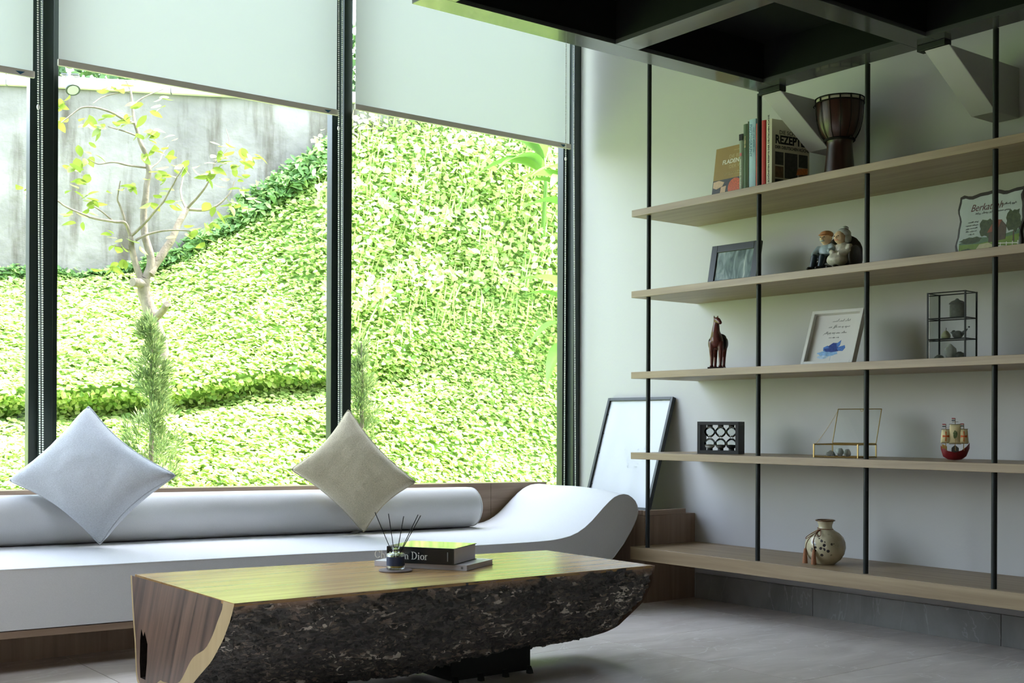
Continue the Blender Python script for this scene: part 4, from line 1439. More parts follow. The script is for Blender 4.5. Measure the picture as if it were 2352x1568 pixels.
for sx in (-1, 1):
    hb.tube([(sx * 0.024, -0.034, 0.150), (sx * 0.025, -0.038, 0.100), (sx * 0.024, -0.034, 0.066), (sx * 0.024, -0.037, 0.022), (sx * 0.024, -0.042, 0.011)], [0.019, 0.0135, 0.0115, 0.0085, 0.012], 12)
    hb.tube([(sx * 0.024, 0.055, 0.150), (sx * 0.025, 0.052, 0.100), (sx * 0.024, 0.064, 0.070), (sx * 0.024, 0.058, 0.024), (sx * 0.024, 0.053, 0.011)], [0.025, 0.016, 0.011, 0.0085, 0.012], 12)
    hb.tube([(sx * 0.008, -0.044, 0.276), (sx * 0.011, -0.044, 0.292)], [0.006, 0.002], 8)
hb.tube([(0, 0.082, 0.165), (0, 0.094, 0.140), (0, 0.090, 0.100)], [0.010, 0.011, 0.006], 10)
remesh(hb.build('body', 'horse_glaze', hs), 0.0032)
MB().ell((0, 0.018, 0.172), (0.046, 0.036, 0.026)).ell((-0.044, 0.020, 0.142), (0.010, 0.034, 0.030)).ell((0.044, 0.020, 0.142), (0.010, 0.034, 0.030)).build('saddle', 'horse_base', hs, smooth=True)
MB().tube([(0, -0.040, 0.275), (-0.003, -0.030, 0.245), (-0.002, -0.014, 0.215), (0, -0.002, 0.190)], [0.007, 0.008, 0.009, 0.006], 8).build('mane', 'horse_base', hs, smooth=True)

# ---- white frame with verse and blue flower
plain('frame_white', srgb(208, 206, 200), 0.45, 0.4, vary=0.02)
plain('card_white', srgb(206, 203, 198), 0.6, 0.3, vary=0.015)
for nm, c in (('wash_deep', (40, 62, 128)), ('wash_mid', (72, 112, 178)), ('wash_light', (128, 166, 206)), ('wash_pale', (170, 192, 212))):
    plain(nm, srgb(*c), 0.6, 0.3, vary=0.22, vscale=70)
wf = shelf_thing('framed_verse', 'white box frame with handwritten verse and blue watercolour flower', 'picture frame', 5.03, 3.925, 2, 0.10)
wf.rotation_euler = (Matrix.Rotation(FACE + 0.10, 4, 'Z') @ Matrix.Rotation(-0.38, 4, 'X')).to_euler()
w2, hh, bd = 0.150, 0.304, 0.017
for a in (MB().box(-w2, -w2 + bd, -0.016, 0.020, 0, hh), MB().box(w2 - bd, w2, -0.016, 0.020, 0, hh), MB().box(-w2 + bd, w2 - bd, -0.016, 0.020, 0, bd), MB().box(-w2 + bd, w2 - bd, -0.016, 0.020, hh - bd, hh)):
    a.build('frame_rail', 'frame_white', wf, bevel=0.0012)
MB().box(-w2 + bd, w2 - bd, 0.010, 0.014, bd, hh - bd).build('card', 'card_white', wf)
for i, (zz, ws) in enumerate(((0.247, [(-0.032, 0.000), (0.006, 0.032), (0.040, 0.068)]), (0.214, [(-0.048, -0.030), (-0.020, 0.000), (0.006, 0.022), (0.028, 0.038), (0.044, 0.074)]), (0.180, [(-0.068, -0.028), (-0.022, -0.004), (0.002, 0.026), (0.034, 0.064)]))):
    scribble(wf, ws, 0.014, (0, 0.0098, zz), 'ink_grey', 40 + i, lean=0.5)
scribble(wf, [(-0.034, -0.018), (-0.014, 0.004), (0.008, 0.026)], 0.005, (0, 0.0098, 0.156), 'ink_grey', 51)


def pet(pts, mat, k):
    MB().prism(pts, 0.0098 - 0.0002 * k, 0.0101, 'XZ').build('petal', mat, wf)


pet(blob(-0.02, 0.070, 0.058, 0.016, 20, 21, 0.12), 'wash_light', 0)
pet(blob(-0.045, 0.050, 0.030, 0.010, 16, 22, 0.15), 'wash_pale', 1)
pet([(-0.052, 0.104), (-0.030, 0.114), (0.0, 0.098), (0.012, 0.080), (-0.03, 0.078), (-0.05, 0.086)], 'wash_mid', 1)
pet([(-0.025, 0.110), (0.0, 0.128), (0.028, 0.126), (0.034, 0.100), (0.010, 0.084), (-0.012, 0.092)], 'wash_deep', 2)
pet([(0.020, 0.122), (0.044, 0.142), (0.042, 0.112), (0.028, 0.100)], 'wash_mid', 3)
pet([(0.028, 0.102), (0.070, 0.112), (0.076, 0.098), (0.064, 0.080), (0.028, 0.082)], 'wash_mid', 2)
pet([(-0.046, 0.096), (-0.012, 0.100), (0.030, 0.094), (0.040, 0.080), (0.0, 0.076), (-0.036, 0.082)], 'wash_deep', 4)
MB().box(0.0, 0.0012, 0.0094, 0.0101, bd + 0.002, 0.060).build('stem', 'wash_pale', wf)

# ---- glass display tower
tr = shelf_thing('glass_display_case', 'tall black-edged glass display case with two inner shelves', 'display case', 5.10, 3.262, 2, 0.10)
a_, b_, ht = 0.092, 0.056, 0.318
r_ = 0.0032
cor = [(-a_, -b_), (a_, -b_), (a_, b_), (-a_, b_)]
for x, y in cor:
    MB().box(x - r_, x + r_, y - r_, y + r_, 0, ht).build('edge_bar', 'black_steel', tr)
for z in (0.003, 0.098, 0.195, ht - 0.003):
    for (p, q) in zip(cor, cor[1:] + cor[:1]):
        MB().tube([(p[0], p[1], z), (q[0], q[1], z)], 0.0026, 4).build('edge_bar', 'black_steel', tr)
for z in (0.0985, 0.1955):
    MB().box(-a_ + r_, a_ - r_, -b_ + r_, b_ - r_, z - 0.001, z + 0.001).build('glass_shelf', 'clear_glass', tr)
for (p, q) in zip(cor, cor[1:] + cor[:1]):
    MB().add([(p[0], p[1], 0.004), (q[0], q[1], 0.004), (q[0], q[1], ht - 0.004), (p[0], p[1], ht - 0.004)], [(0, 1, 2, 3)]).build('pane', 'clear_glass', tr, recalc=False)
MB().ell((a_ + 0.004, -b_ + 0.03, 0.150), (0.004, 0.004, 0.004)).build('knob', 'black_steel', tr, smooth=True)
plain('orn_grey', srgb(110, 118, 112), 0.5, 0.4, vary=0.15, vscale=60)
plain('orn_pear', srgb(176, 180, 140), 0.4, 0.4, vary=0.1, vscale=60)
plain('orn_stone', srgb(150, 152, 146), 0.6, 0.3, vary=0.3, vscale=40)
plain('orn_bird', srgb(84, 92, 88), 0.5, 0.4, vary=0.25, vscale=60)
plain('orn_white', srgb(196, 200, 196), 0.5, 0.4, vary=0.12, vscale=50)


def inside(name, label, dx, dy, dz, cat='ornament', rz=0.0):
    base = Vector((5.10, 3.262, SH[2] + E_))
    r = FACE + 0.10
    p = base + Vector((dx * math.cos(r) - dy * math.sin(r), dx * math.sin(r) + dy * math.cos(r), dz))
    return thing(name, label, cat, p, r + rz)


og = inside('lidded_jar', 'small grey lidded pot on the top level of the glass case', 0.025, 0.0, 0.1972, 'pot')
MB().lathe([(0.0, 0), (0.030, 0), (0.033, 0.006), (0.033, 0.058), (0.030, 0.064), (0.0, 0.064)], 28).build('body', 'orn_grey', og, smooth=True, sharp=50)
MB().lathe([(0.036, 0.0645), (0.037, 0.068), (0.026, 0.078), (0.010, 0.084), (0.006, 0.090), (0.0, 0.092)], 28).build('lid', 'orn_grey', og, smooth=True, sharp=50)
og = inside('pear_ornament', 'little pale pear ornament on the middle level of the glass case', -0.030, 0.0, 0.1002)
MB().lathe([(0.0, 0), (0.014, 0.001), (0.021, 0.010), (0.021, 0.020), (0.015, 0.030), (0.009, 0.038), (0.0, 0.042)], 24).build('body', 'orn_pear', og, smooth=True)
MB().tube([(0, 0, 0.040), (0.002, 0, 0.054)], 0.0014, 6).build('stem', 'fig_dark', og)
og = inside('bird_ornament', 'small grey bird ornament beside the pear in the glass case', 0.028, 0.0, 0.1002)
MB().ell((0, 0, 0.019), (0.026, 0.018, 0.019)).ell((-0.020, 0, 0.030), (0.011, 0.010, 0.011)).tube([(0.018, 0, 0.020), (0.036, 0, 0.034), (0.048, 0, 0.044)], [0.011, 0.006, 0.002], 8).build('body', 'orn_bird', og, smooth=True)
MB().tube([(-0.029, 0, 0.030), (-0.037, 0, 0.029)], [0.003, 0.0008], 6).build('beak', 'fig_dark', og)


def rock(name, label, cat, loc, r, mat, seed, rz=0.0, group=None):
    o = thing(name, label, cat, loc, rz, group)
    bm = bmesh.new()
    bmesh.ops.create_icosphere(bm, subdivisions=3, radius=1.0)
    for v in bm.verts:
        k = 1 + 0.30 * noise.noise(v.co * 1.3 + Vector((seed, 0, 0))) + 0.10 * noise.noise(v.co * 4 + Vector((0, seed, 0)))
        v.co = Vector((v.co.x * r[0], v.co.y * r[1], v.co.z * r[2])) * k
    z0 = min(v.co.z for v in bm.verts)
    for v in bm.verts:
        v.co.z -= z0
    me = bpy.data.meshes.new('stone')
    bm.to_mesh(me)
    bm.free()
    link('stone', me, mat, o, smooth=True)
    return o


base = Vector((5.10, 3.262, SH[2] + E_ + 0.0002))
rr_ = FACE + 0.10


def in_case(dx, dy):
    return base + Vector((dx * math.cos(rr_) - dy * math.sin(rr_), dx * math.sin(rr_) + dy * math.cos(rr_), 0))


rock('white_stone', 'pale lumpy stone at the bottom of the glass case', 'stone', in_case(-0.008, 0.005), (0.030, 0.026, 0.038), 'orn_white', 3.3)
rock('grey_stone', 'low grey-green stone at the bottom left of the glass case', 'stone', in_case(-0.050, -0.030), (0.024, 0.020, 0.012), 'orn_stone', 8.1)
rock('dark_stone', 'dark stone at the bottom right of the glass case', 'stone', in_case(0.045, -0.015), (0.026, 0.022, 0.018), 'orn_bird', 5.7)

# ---- triple hourglass
plain('hg_black', srgb(22, 22, 22), 0.45, 0.4, vary=0.08)
plain('sand_white', srgb(196, 194, 188), 0.8, 0.2, vary=0.05, vscale=200)
plain('sand_grey', srgb(104, 102, 98), 0.8, 0.2, vary=0.05, vscale=200)
plain('sand_black', srgb(40, 40, 42), 0.8, 0.2, vary=0.05, vscale=200)
hg = shelf_thing('hourglass_trio', 'black wooden frame holding three small sand timers', 'hourglass', 5.075, 4.690, 1, 0.30)
w2, hh, dd = 0.126, 0.180, 0.040
t_ = 0.019
for a in (MB().box(-w2, w2, -dd, dd, 0, t_), MB().box(-w2, w2, -dd, dd, hh - t_, hh), MB().box(-w2, -w2 + t_, -dd, dd, t_, hh - t_), MB().box(w2 - t_, w2, -dd, dd, t_, hh - t_)):
    a.build('frame_rail', 'hg_black', hg, bevel=0.001)
for i, sand in enumerate(('sand_white', 'sand_grey', 'sand_black')):
    x = (-0.066, 0.0, 0.066)[i]
    hz = hh / 2
    prof_ = []
    for k in range(25):
        s = -1 + 2 * k / 24
        z = s * 0.064
        r = 0.0045 + 0.0275 * max(0.0, math.sin(PI * min(1, abs(s) * 0.98))) ** 0.72
        prof_.append((r if 0 < k < 24 else 0.012, hz + z))
    g = MB().lathe(prof_, 24, (x, 0, 0)).build('sand_glass', 'clear_glass', hg, smooth=True)
    MB().lathe([(0.0, hz - 0.062), (0.012, hz - 0.062), (0.026, hz - 0.052), (0.0292, hz - 0.040), (0.0, hz - 0.038)], 24, (x, 0, 0)).build('sand', sand, hg, smooth=True)
    for z0 in (t_, hh - t_ - 0.009):
        MB().lathe([(0.0, 0), (0.016, 0), (0.016, 0.009), (0.0, 0.009)], 20, (x, 0, z0)).build('socket', 'hg_black', hg)

# ---- brass and glass jewellery box
plain('brass', srgb(172, 148, 96), 0.3, 0.5, metal=0.9, vary=0.08)
bx = shelf_thing('glass_jewellery_box', 'brass-edged glass box with open lid held by a fine chain', 'box', 5.075, 3.848, 1, 0.14)
a_, b_, ht = 0.122, 0.092, 0.068
cor = [(-a_, -b_), (a_, -b_), (a_, b_), (-a_, b_)]
for x, y in cor:
    MB().box(x - 0.003, x + 0.003, y - 0.003, y + 0.003, 0, ht).build('edge_bar', 'brass', bx)
for z in (0.0035, ht - 0.002):
    for p, q in zip(cor, cor[1:] + cor[:1]):
        MB().tube([(p[0], p[1], z), (q[0], q[1], z)], 0.0032, 4).build('edge_bar', 'brass', bx)
for p, q in zip(cor, cor[1:] + cor[:1]):
    MB().add([(p[0], p[1], 0.003), (q[0], q[1], 0.003), (q[0], q[1], ht), (p[0], p[1], ht)], [(0, 1, 2, 3)]).build('pane', 'clear_glass', bx, recalc=False)
la = math.radians(72)
lid = [(-a_, b_, ht + 0.003), (a_, b_, ht + 0.003), (a_, b_ + 0.184 * math.cos(la), ht + 0.003 + 0.184 * math.sin(la)), (-a_, b_ + 0.184 * math.cos(la), ht + 0.003 + 0.184 * math.sin(la))]
L_ = MB().add(lid, [(0, 1, 2, 3)]).build('lid', 'clear_glass', bx, recalc=False)
for p, q in zip(lid, lid[1:] + lid[:1]):
    MB().tube([p, q], 0.0026, 6).build('edge_bar', 'brass', L_)
MB().tube([(0.012 + 0.008 * math.cos(t * PI / 6), lid[2][1], lid[2][2] - 0.006 + 0.006 * math.sin(t * PI / 6)) for t in range(13)], 0.0014, 6).build('clasp', 'brass', L_)
chn = MB()
A_, B_ = Vector((-a_, -b_ + 0.02, ht)), Vector(lid[3]) * 0.95 + Vector(lid[0]) * 0.05
for k in range(38):
    p = A_.lerp(B_, (k + 0.5) / 38) + Vector((0, 0, -0.008 * math.sin(PI * k / 37)))
    chn.ell(p, (0.0014, 0.0014, 0.0032), nu=6, nv=4)
c_ = chn.build('chain', 'brass', bx)
c_['kind'] = 'stuff'
rb = Vector((5.075, 3.848, SH[1] + E_ + 0.0005))
rr2 = FACE + 0.14


def in_box(dx, dy):
    return rb + Vector((dx * math.cos(rr2) - dy * math.sin(rr2), dx * math.sin(rr2) + dy * math.cos(rr2), 0))


rock('dark_pebble', 'speckled dark stone at the left inside the brass glass box', 'stone', in_box(-0.062, -0.03), (0.024, 0.018, 0.017), 'orn_bird', 1.2)
rock('white_pebble', 'white pointed stone in the middle of the brass glass box', 'stone', in_box(-0.015, -0.025), (0.020, 0.018, 0.023), 'orn_white', 2.4)
rock('mottled_pebble', 'mottled grey stone right of the white stone in the brass box', 'stone', in_box(0.030, -0.03), (0.019, 0.016, 0.020), 'orn_stone', 4.9)

# ---- model sailing ship
plain('hull_red', srgb(120, 28, 34), 0.3, 0.5, vary=0.15, vscale=60)
plain('deck_ochre', srgb(190, 150, 84), 0.5, 0.4, vary=0.2, vscale=60)
plain('mast_brown', srgb(92, 66, 40), 0.5, 0.4, vary=0.1)
plain('sail_cream', srgb(222, 208, 160), 0.6, 0.3, vary=0.05, vscale=40)
plain('cross_orange', srgb(206, 92, 40), 0.6, 0.3, vary=0.05)
plain('flag_red', srgb(160, 40, 60), 0.6, 0.3, vary=0.05)
plain('flag_blue', srgb(36, 40, 66), 0.6, 0.3, vary=0.05)
plain('crest_green', srgb(96, 112, 70), 0.6, 0.3, vary=0.4, vscale=200)
sp = shelf_thing('model_ship', 'small painted sailing ship model with cream sails and red crosses', 'model ship', 5.11, 3.252, 1, 0.62)
sp.scale = (0.86, 0.9, 1.0)
# hull: stations along x
st = [(-0.072, 0.006, 0.052, 0.070), (-0.060, 0.018, 0.018, 0.058), (-0.035, 0.028, 0.004, 0.044), (0.0, 0.032, 0.0, 0.038), (0.035, 0.028, 0.004, 0.046), (0.060, 0.016, 0.020, 0.064), (0.076, 0.004, 0.056, 0.082)]
vs, fs = [], []
for x, hw2, z0, z1 in st:
    for (fy, fz) in ((-1, 1), (-0.86, 0.45), (-0.4, 0.08), (0, 0), (0.4, 0.08), (0.86, 0.45), (1, 1)):
        vs.append((x, fy * hw2, z0 + (z1 - z0) * fz))
for i in range(6):
    for j in range(6):
        fs.append((i * 7 + j, i * 7 + j + 1, (i + 1) * 7 + j + 1, (i + 1) * 7 + j))
fs += [tuple(range(7)), tuple(range(42, 49))[::-1]]
hu = MB().add(vs, fs).build('hull', 'hull_red', sp, smooth=True, sharp=50)
dk = MB()
for i in range(6):
    a, b = st[i], st[i + 1]
    dk.add([(a[0], -a[1] * 0.93, a[3] - 0.006), (a[0], a[1] * 0.93, a[3] - 0.006), (b[0], b[1] * 0.93, b[3] - 0.006), (b[0], -b[1] * 0.93, b[3] - 0.006)], [(0, 1, 2, 3)])
dk.build('deck', 'deck_ochre', sp)
MB().prism([(-0.066, 0.056), (-0.040, 0.044), (-0.040, 0.066), (-0.064, 0.076)], -0.016, 0.016, 'XZ').build('stern_cabin', 'deck_ochre', sp)
MB().prism([(-0.016, 0.036), (0.020, 0.036), (0.020, 0.058), (0.002, 0.072), (-0.016, 0.058)], -0.020, 0.020, 'XZ').build('deck_cabin', 'fig_chair', sp)
for i, (x, top_, ys, z0, z1, hw2) in enumerate(((-0.046, 0.170, 0, 0.082, 0.144, 0.026), (0.002, 0.198, 0, 0.078, 0.168, 0.034), (0.046, 0.172, 0, 0.080, 0.146, 0.024))):
    MB().tube([(x, 0, 0.035), (x, 0, top_)], 0.0016, 8).build('mast', 'mast_brown', sp)
    def surf(u, v, face=0):
        bel = 0.012 * (1 - u * u) * math.sin(PI * min(1, v * 0.95 + 0.05))
        wdt = hw2 * (0.76 + 0.26 * (1 - v) ** 0.7)
        return (x + u * wdt, -0.004 - bel - face * 0.0009, z0 + (z1 - z0) * v)
    n = 10
    sl = [surf(2 * k / n - 1, l / n) for k in range(n + 1) for l in range(n + 1)]
    fsl = [(k * (n + 1) + l, (k + 1) * (n + 1) + l, (k + 1) * (n + 1) + l + 1, k * (n + 1) + l + 1) for k in range(n) for l in range(n)]
    so = MB().add(sl, fsl).build('sail', 'sail_cream', sp, smooth=True)
    s2 = so.modifiers.new('thick', 'SOLIDIFY')
    s2.thickness = 0.0008
    s2.offset = 0
    for z in (z0 - 0.001, z1 + 0.001):
        MB().tube([(x - hw2 * 0.92, -0.003, z), (x + hw2 * 0.92, -0.003, z)], 0.0013, 6).build('yard', 'mast_brown', sp)
    for face in (1, -1):
        cr = MB()
        if i != 1:
            for k in range(8):
                v0, v1 = 0.14 + 0.72 * k / 8, 0.14 + 0.72 * (k + 1) / 8
                f0, f1 = 0.07 + 0.16 * abs(v0 - 0.5) ** 1.3 * 2, 0.07 + 0.16 * abs(v1 - 0.5) ** 1.3 * 2
                cr.add([surf(-f0, v0, face), surf(f0, v0, face), surf(f1, v1, face), surf(-f1, v1, face)], [(0, 1, 2, 3)])
            for k in range(8):
                u0, u1 = -0.72 + 1.44 * k / 8, -0.72 + 1.44 * (k + 1) / 8
                f0, f1 = 0.035 + 0.07 * abs(u0), 0.035 + 0.07 * abs(u1)
                cr.add([surf(u0, 0.5 - f0, face), surf(u1, 0.5 - f1, face), surf(u1, 0.5 + f1, face), surf(u0, 0.5 + f0, face)], [(0, 1, 2, 3)])
            cr.build('sail_cross', 'cross_orange', so, recalc=False)
        else:
            bl = blob(0, 0.48, 0.34, 0.20, 16, 33, 0.2)
            cr.add([surf(a, b, face) for a, b in bl] + [surf(0, 0.48, face)], [(k, (k + 1) % 16, 16) for k in range(16)])
            cr.build('sail_crest', 'crest_green', so, recalc=False)
    for k, c in enumerate(('flag_blue', 'ink_white', 'flag_red')):
        MB().box(x - 0.0180, x - 0.001, -0.0008, 0.0008, top_ - 0.013 + 0.0045 * k, top_ - 0.0085 + 0.0045 * k).build('flag', c, sp)
MB().tube([(-0.014, 0, 0.180), (0.018, 0, 0.180)], 0.0012, 6).build('yard', 'mast_brown', sp)
for a, b in (((-0.046, 0, 0.150), (0.002, 0, 0.170)), ((0.002, 0, 0.170), (0.046, 0, 0.150)), ((0.046, 0, 0.150), (0.076, 0, 0.078)), ((-0.046, 0, 0.150), (-0.070, 0, 0.070))):
    MB().tube([a, b], 0.0006, 5).build('rigging', 'deck_ochre', sp)
for x in (-0.046, 0.002, 0.046):
    for s in (-1, 1):
        MB().tube([(x, s * 0.026, 0.046), (x, s * 0.004, 0.150)], 0.0011, 5).build('rigging', 'deck_ochre', sp)

# ---- vase with cord and tassels
m, nt = new_mat('vase_glaze')
_o = N(nt, 'OutputMaterial')
_b = N(nt, 'BsdfPrincipled')
_b.inputs['Roughness'].default_value = 0.14
_tc = N(nt, 'TexCoord')
_nz = N(nt, 'TexNoise', Scale=14.0, Detail=4.0)
nt.links.new(_tc.outputs['Object'], _nz.inputs['Vector'])
_r1 = ramp(nt, [(0.3, srgb(176, 164, 134)), (0.7, srgb(204, 194, 166))])
nt.links.new(_nz.outputs['Fac'], _r1.inputs[0])
# a painted spray of dark petals on the side that faces the room
_vd = N(nt, 'VectorMath', operation='DISTANCE')
_vd.inputs[1].default_value = (0.000, -0.104, 0.095)
nt.links.new(_tc.outputs['Object'], _vd.inputs[0])
_rm = ramp(nt, [(0.045, (1, 1, 1, 1)), (0.085, (0, 0, 0, 1))])
nt.links.new(_vd.outputs['Value'], _rm.inputs[0])
_vo = N(nt, 'TexVoronoi', Scale=62.0)
nt.links.new(_tc.outputs['Object'], _vo.inputs['Vector'])
_sc = N(nt, 'SeparateColor')
nt.links.new(_vo.outputs['Color'], _sc.inputs[0])
_gt = N(nt, 'Math', operation='GREATER_THAN')
_gt.inputs[1].default_value = 0.58
nt.links.new(_sc.outputs[0], _gt.inputs[0])
_lt = N(nt, 'Math', operation='LESS_THAN')
_lt.inputs[1].default_value = 0.50
nt.links.new(_vo.outputs['Distance'], _lt.inputs[0])
_mu = N(nt, 'Math', operation='MULTIPLY')
nt.links.new(_gt.outputs[0], _mu.inputs[0])
nt.links.new(_lt.outputs[0], _mu.inputs[1])
_mu2 = N(nt, 'Math', operation='MULTIPLY')
nt.links.new(_mu.outputs[0], _mu2.inputs[0])
nt.links.new(_rm.outputs[0], _mu2.inputs[1])
_mx = N(nt, 'Mix', data_type='RGBA')
nt.links.new(_mu2.outputs[0], _mx.inputs[0])
nt.links.new(_r1.outputs[0], _mx.inputs[6])
_mx.inputs[7].default_value = srgb(52, 46, 48)
nt.links.new(_mx.outputs[2], _b.inputs['Base Color'])
nt.links.new(_b.outputs[0], _o.inputs[0])
plain('vase_rim', srgb(92, 62, 40), 0.2, 0.5, vary=0.25, vscale=60)
plain('cord_brown', srgb(112, 70, 50), 0.8, 0.2, vary=0.15, vscale=200)
plain('tassel_brown', srgb(150, 104, 78), 0.85, 0.2, vary=0.25, vscale=300)
vz = shelf_thing('vase', 'round cream pottery vase with brown tassel cord on lowest shelf', 'vase', 5.085, 3.975, 0, 0.5)
MB().lathe([(0.0, 0.0), (0.048, 0.0), (0.052, 0.004), (0.078, 0.024), (0.096, 0.052), (0.1035, 0.084), (0.101, 0.112), (0.090, 0.138), (0.070, 0.158), (0.050, 0.170), (0.038, 0.178), (0.034, 0.188), (0.0345, 0.200), (0.040, 0.214), (0.047, 0.222),
            (0.044, 0.2225), (0.032, 0.205), (0.030, 0.185), (0.05, 0.16), (0.09, 0.10), (0.0, 0.01)], 56).build('body', 'vase_glaze', vz, smooth=True)
MB().tube([(0.0465 * math.cos(2 * PI * i / 40), 0.0465 * math.sin(2 * PI * i / 40), 0.2225) for i in range(41)], 0.0038, 8, caps=False).build('rim', 'vase_rim', vz, smooth=True)
MB().tube([(0.0385 * math.cos(2 * PI * i / 40), 0.0385 * math.sin(2 * PI * i / 40), 0.180 - 0.003 * math.cos(2 * PI * i / 40)) for i in range(41)], 0.0022, 6, caps=False).build('cord', 'cord_brown', vz, smooth=True)


def on_vase(ang, z, off_=0.003):
    r = np.interp(z, [0.0, 0.004, 0.024, 0.052, 0.084, 0.112, 0.138, 0.158, 0.170, 0.178, 0.188], [0.05, 0.052, 0.078, 0.096, 0.1035, 0.101, 0.090, 0.070, 0.050, 0.038, 0.034]) + off_
    return (r * math.cos(ang), r * math.sin(ang), z)


ka = math.radians(-122)
MB().ell(on_vase(ka, 0.172), (0.008, 0.007, 0.007)).build('cord_knot', 'cord_brown', vz, smooth=True)
for da in ((-18, -24, -26), (4, 8, 10)):
    P = [on_vase(ka + math.radians(d), z) for d, z in zip((0, da[0] * 0.6, da[0], da[1], da[2]), (0.172, 0.150, 0.125, 0.100, 0.078))]
    MB().tube(P, 0.0018, 6).build('cord', 'cord_brown', vz, smooth=True)
    x, y, z = P[-1]
    MB().lathe([(0.0, 0.004), (0.006, 0.0), (0.009, -0.018), (0.012, -0.048), (0.014, -0.074), (0.0, -0.074)], 14, (x * 1.03, y * 1.03, z)).build('tassel', 'tassel_brown', vz, smooth=True, sharp=50)
for cdir, rr in ((26, 0.018), (-30, 0.026)):
    P = []
    for i in range(17):
        t = 2 * PI * i / 16
        P.append(on_vase(ka + math.radians(cdir * (1 - math.cos(t)) / 2), 0.172 - 0.018 * (1 - math.cos(t)) / 2 * (1.0 if cdir > 0 else 2.2) + 0.012 * math.sin(t), 0.004 + 0.006 * (1 - math.cos(t)) / 2))
    MB().tube(P, 0.0017, 6).build('cord_loop', 'cord_brown', vz, smooth=True)


# ------------------------------------------------------------------ the garden bank outside
BRANCH=[
([(3.53,9.01,1.61),(3.49,9.03,1.8),(3.44,9.05,1.96),(3.41,9.05,2.08),(3.41,9.04,2.15)],0.06,0.042),
([(3.48,9.03,1.84),(3.49,8.9,1.89),(3.49,8.79,1.94)],0.03,0.024),
([(3.41,9.04,2.1),(3.35,9.02,2.11),(3.3,9.0,2.11)],0.036,0.034),
([(3.41,9.04,2.1),(3.37,9.05,2.17),(3.33,9.06,2.35),(3.31,9.05,2.46)],0.03,0.02),
([(3.31,9.05,2.46),(3.25,9.02,2.55),(3.16,9.0,2.55),(3.0,9.04,2.57),(2.84,9.07,2.63),(2.73,9.08,2.69),(2.57,9.11,2.74)],0.014,0.004),
([(3.31,9.05,2.46),(3.41,8.85,2.62),(3.46,8.68,2.77),(3.5,8.53,2.93)],0.012,0.004),
([(3.27,9.08,2.56),(3.23,9.07,2.68),(3.2,9.05,2.74),(3.21,9.0,2.86)],0.011,0.004),
([(3.17,9.04,2.56),(3.08,9.04,2.62),(3.02,9.02,2.65)],0.007,0.004),
([(3.41,9.04,2.15),(3.45,9.02,2.26),(3.44,9.04,2.36),(3.41,9.07,2.55),(3.42,9.07,2.72),(3.44,9.07,2.87),(3.45,9.07,3.0),(3.43,9.1,3.13),(3.39,9.13,3.25),(3.37,9.16,3.36),(3.36,9.18,3.48),(3.35,9.2,3.6),(3.33,9.23,3.68)],0.034,0.006),
([(3.44,9.02,2.18),(3.5,9.03,2.28),(3.59,9.03,2.41),(3.65,9.04,2.54),(3.71,9.06,2.64),(3.76,9.08,2.72)],0.034,0.022),
([(3.76,9.08,2.72),(3.82,9.0,2.81),(3.86,8.92,2.91),(3.9,8.85,3.07)],0.012,0.004),
([(3.76,9.08,2.72),(3.88,9.03,2.72),(3.97,8.99,2.76),(4.05,8.96,2.85),(4.1,8.95,2.96)],0.013,0.004),
([(3.76,9.09,2.73),(3.76,9.21,2.85),(3.82,9.29,3.04)],0.012,0.005),
([(3.34,9.03,2.43),(3.44,8.99,2.49),(3.6,8.91,2.52),(3.74,8.85,2.51)],0.01,0.004),
([(3.39,9.12,3.24),(3.25,9.13,3.27),(3.15,9.11,3.28)],0.007,0.003),
([(3.36,9.14,3.34),(3.26,9.15,3.37),(3.18,9.15,3.4),(3.07,9.17,3.42),(2.97,9.18,3.4),(2.89,9.19,3.33),(2.82,9.18,3.27)],0.011,0.004),
([(3.35,9.14,3.47),(3.43,9.14,3.55),(3.57,9.1,3.63)],0.008,0.003),
([(3.45,9.07,3.0),(3.31,9.08,3.0),(3.18,9.09,3.01),(3.07,9.08,2.98),(2.99,9.05,3.0)],0.009,0.003),
([(3.45,9.07,2.98),(3.55,9.12,3.08),(3.64,9.17,3.22)],0.007,0.003),
([(3.9,8.85,3.07),(4.0,8.84,3.22),(4.0,8.9,3.35)],0.004,0.002),
([(3.33,9.16,3.59),(3.15,9.17,3.52),(3.04,9.13,3.44)],0.006,0.003),
([(3.32,9.05,2.35),(3.23,9.05,2.37),(3.16,9.05,2.38)],0.005,0.003),
]
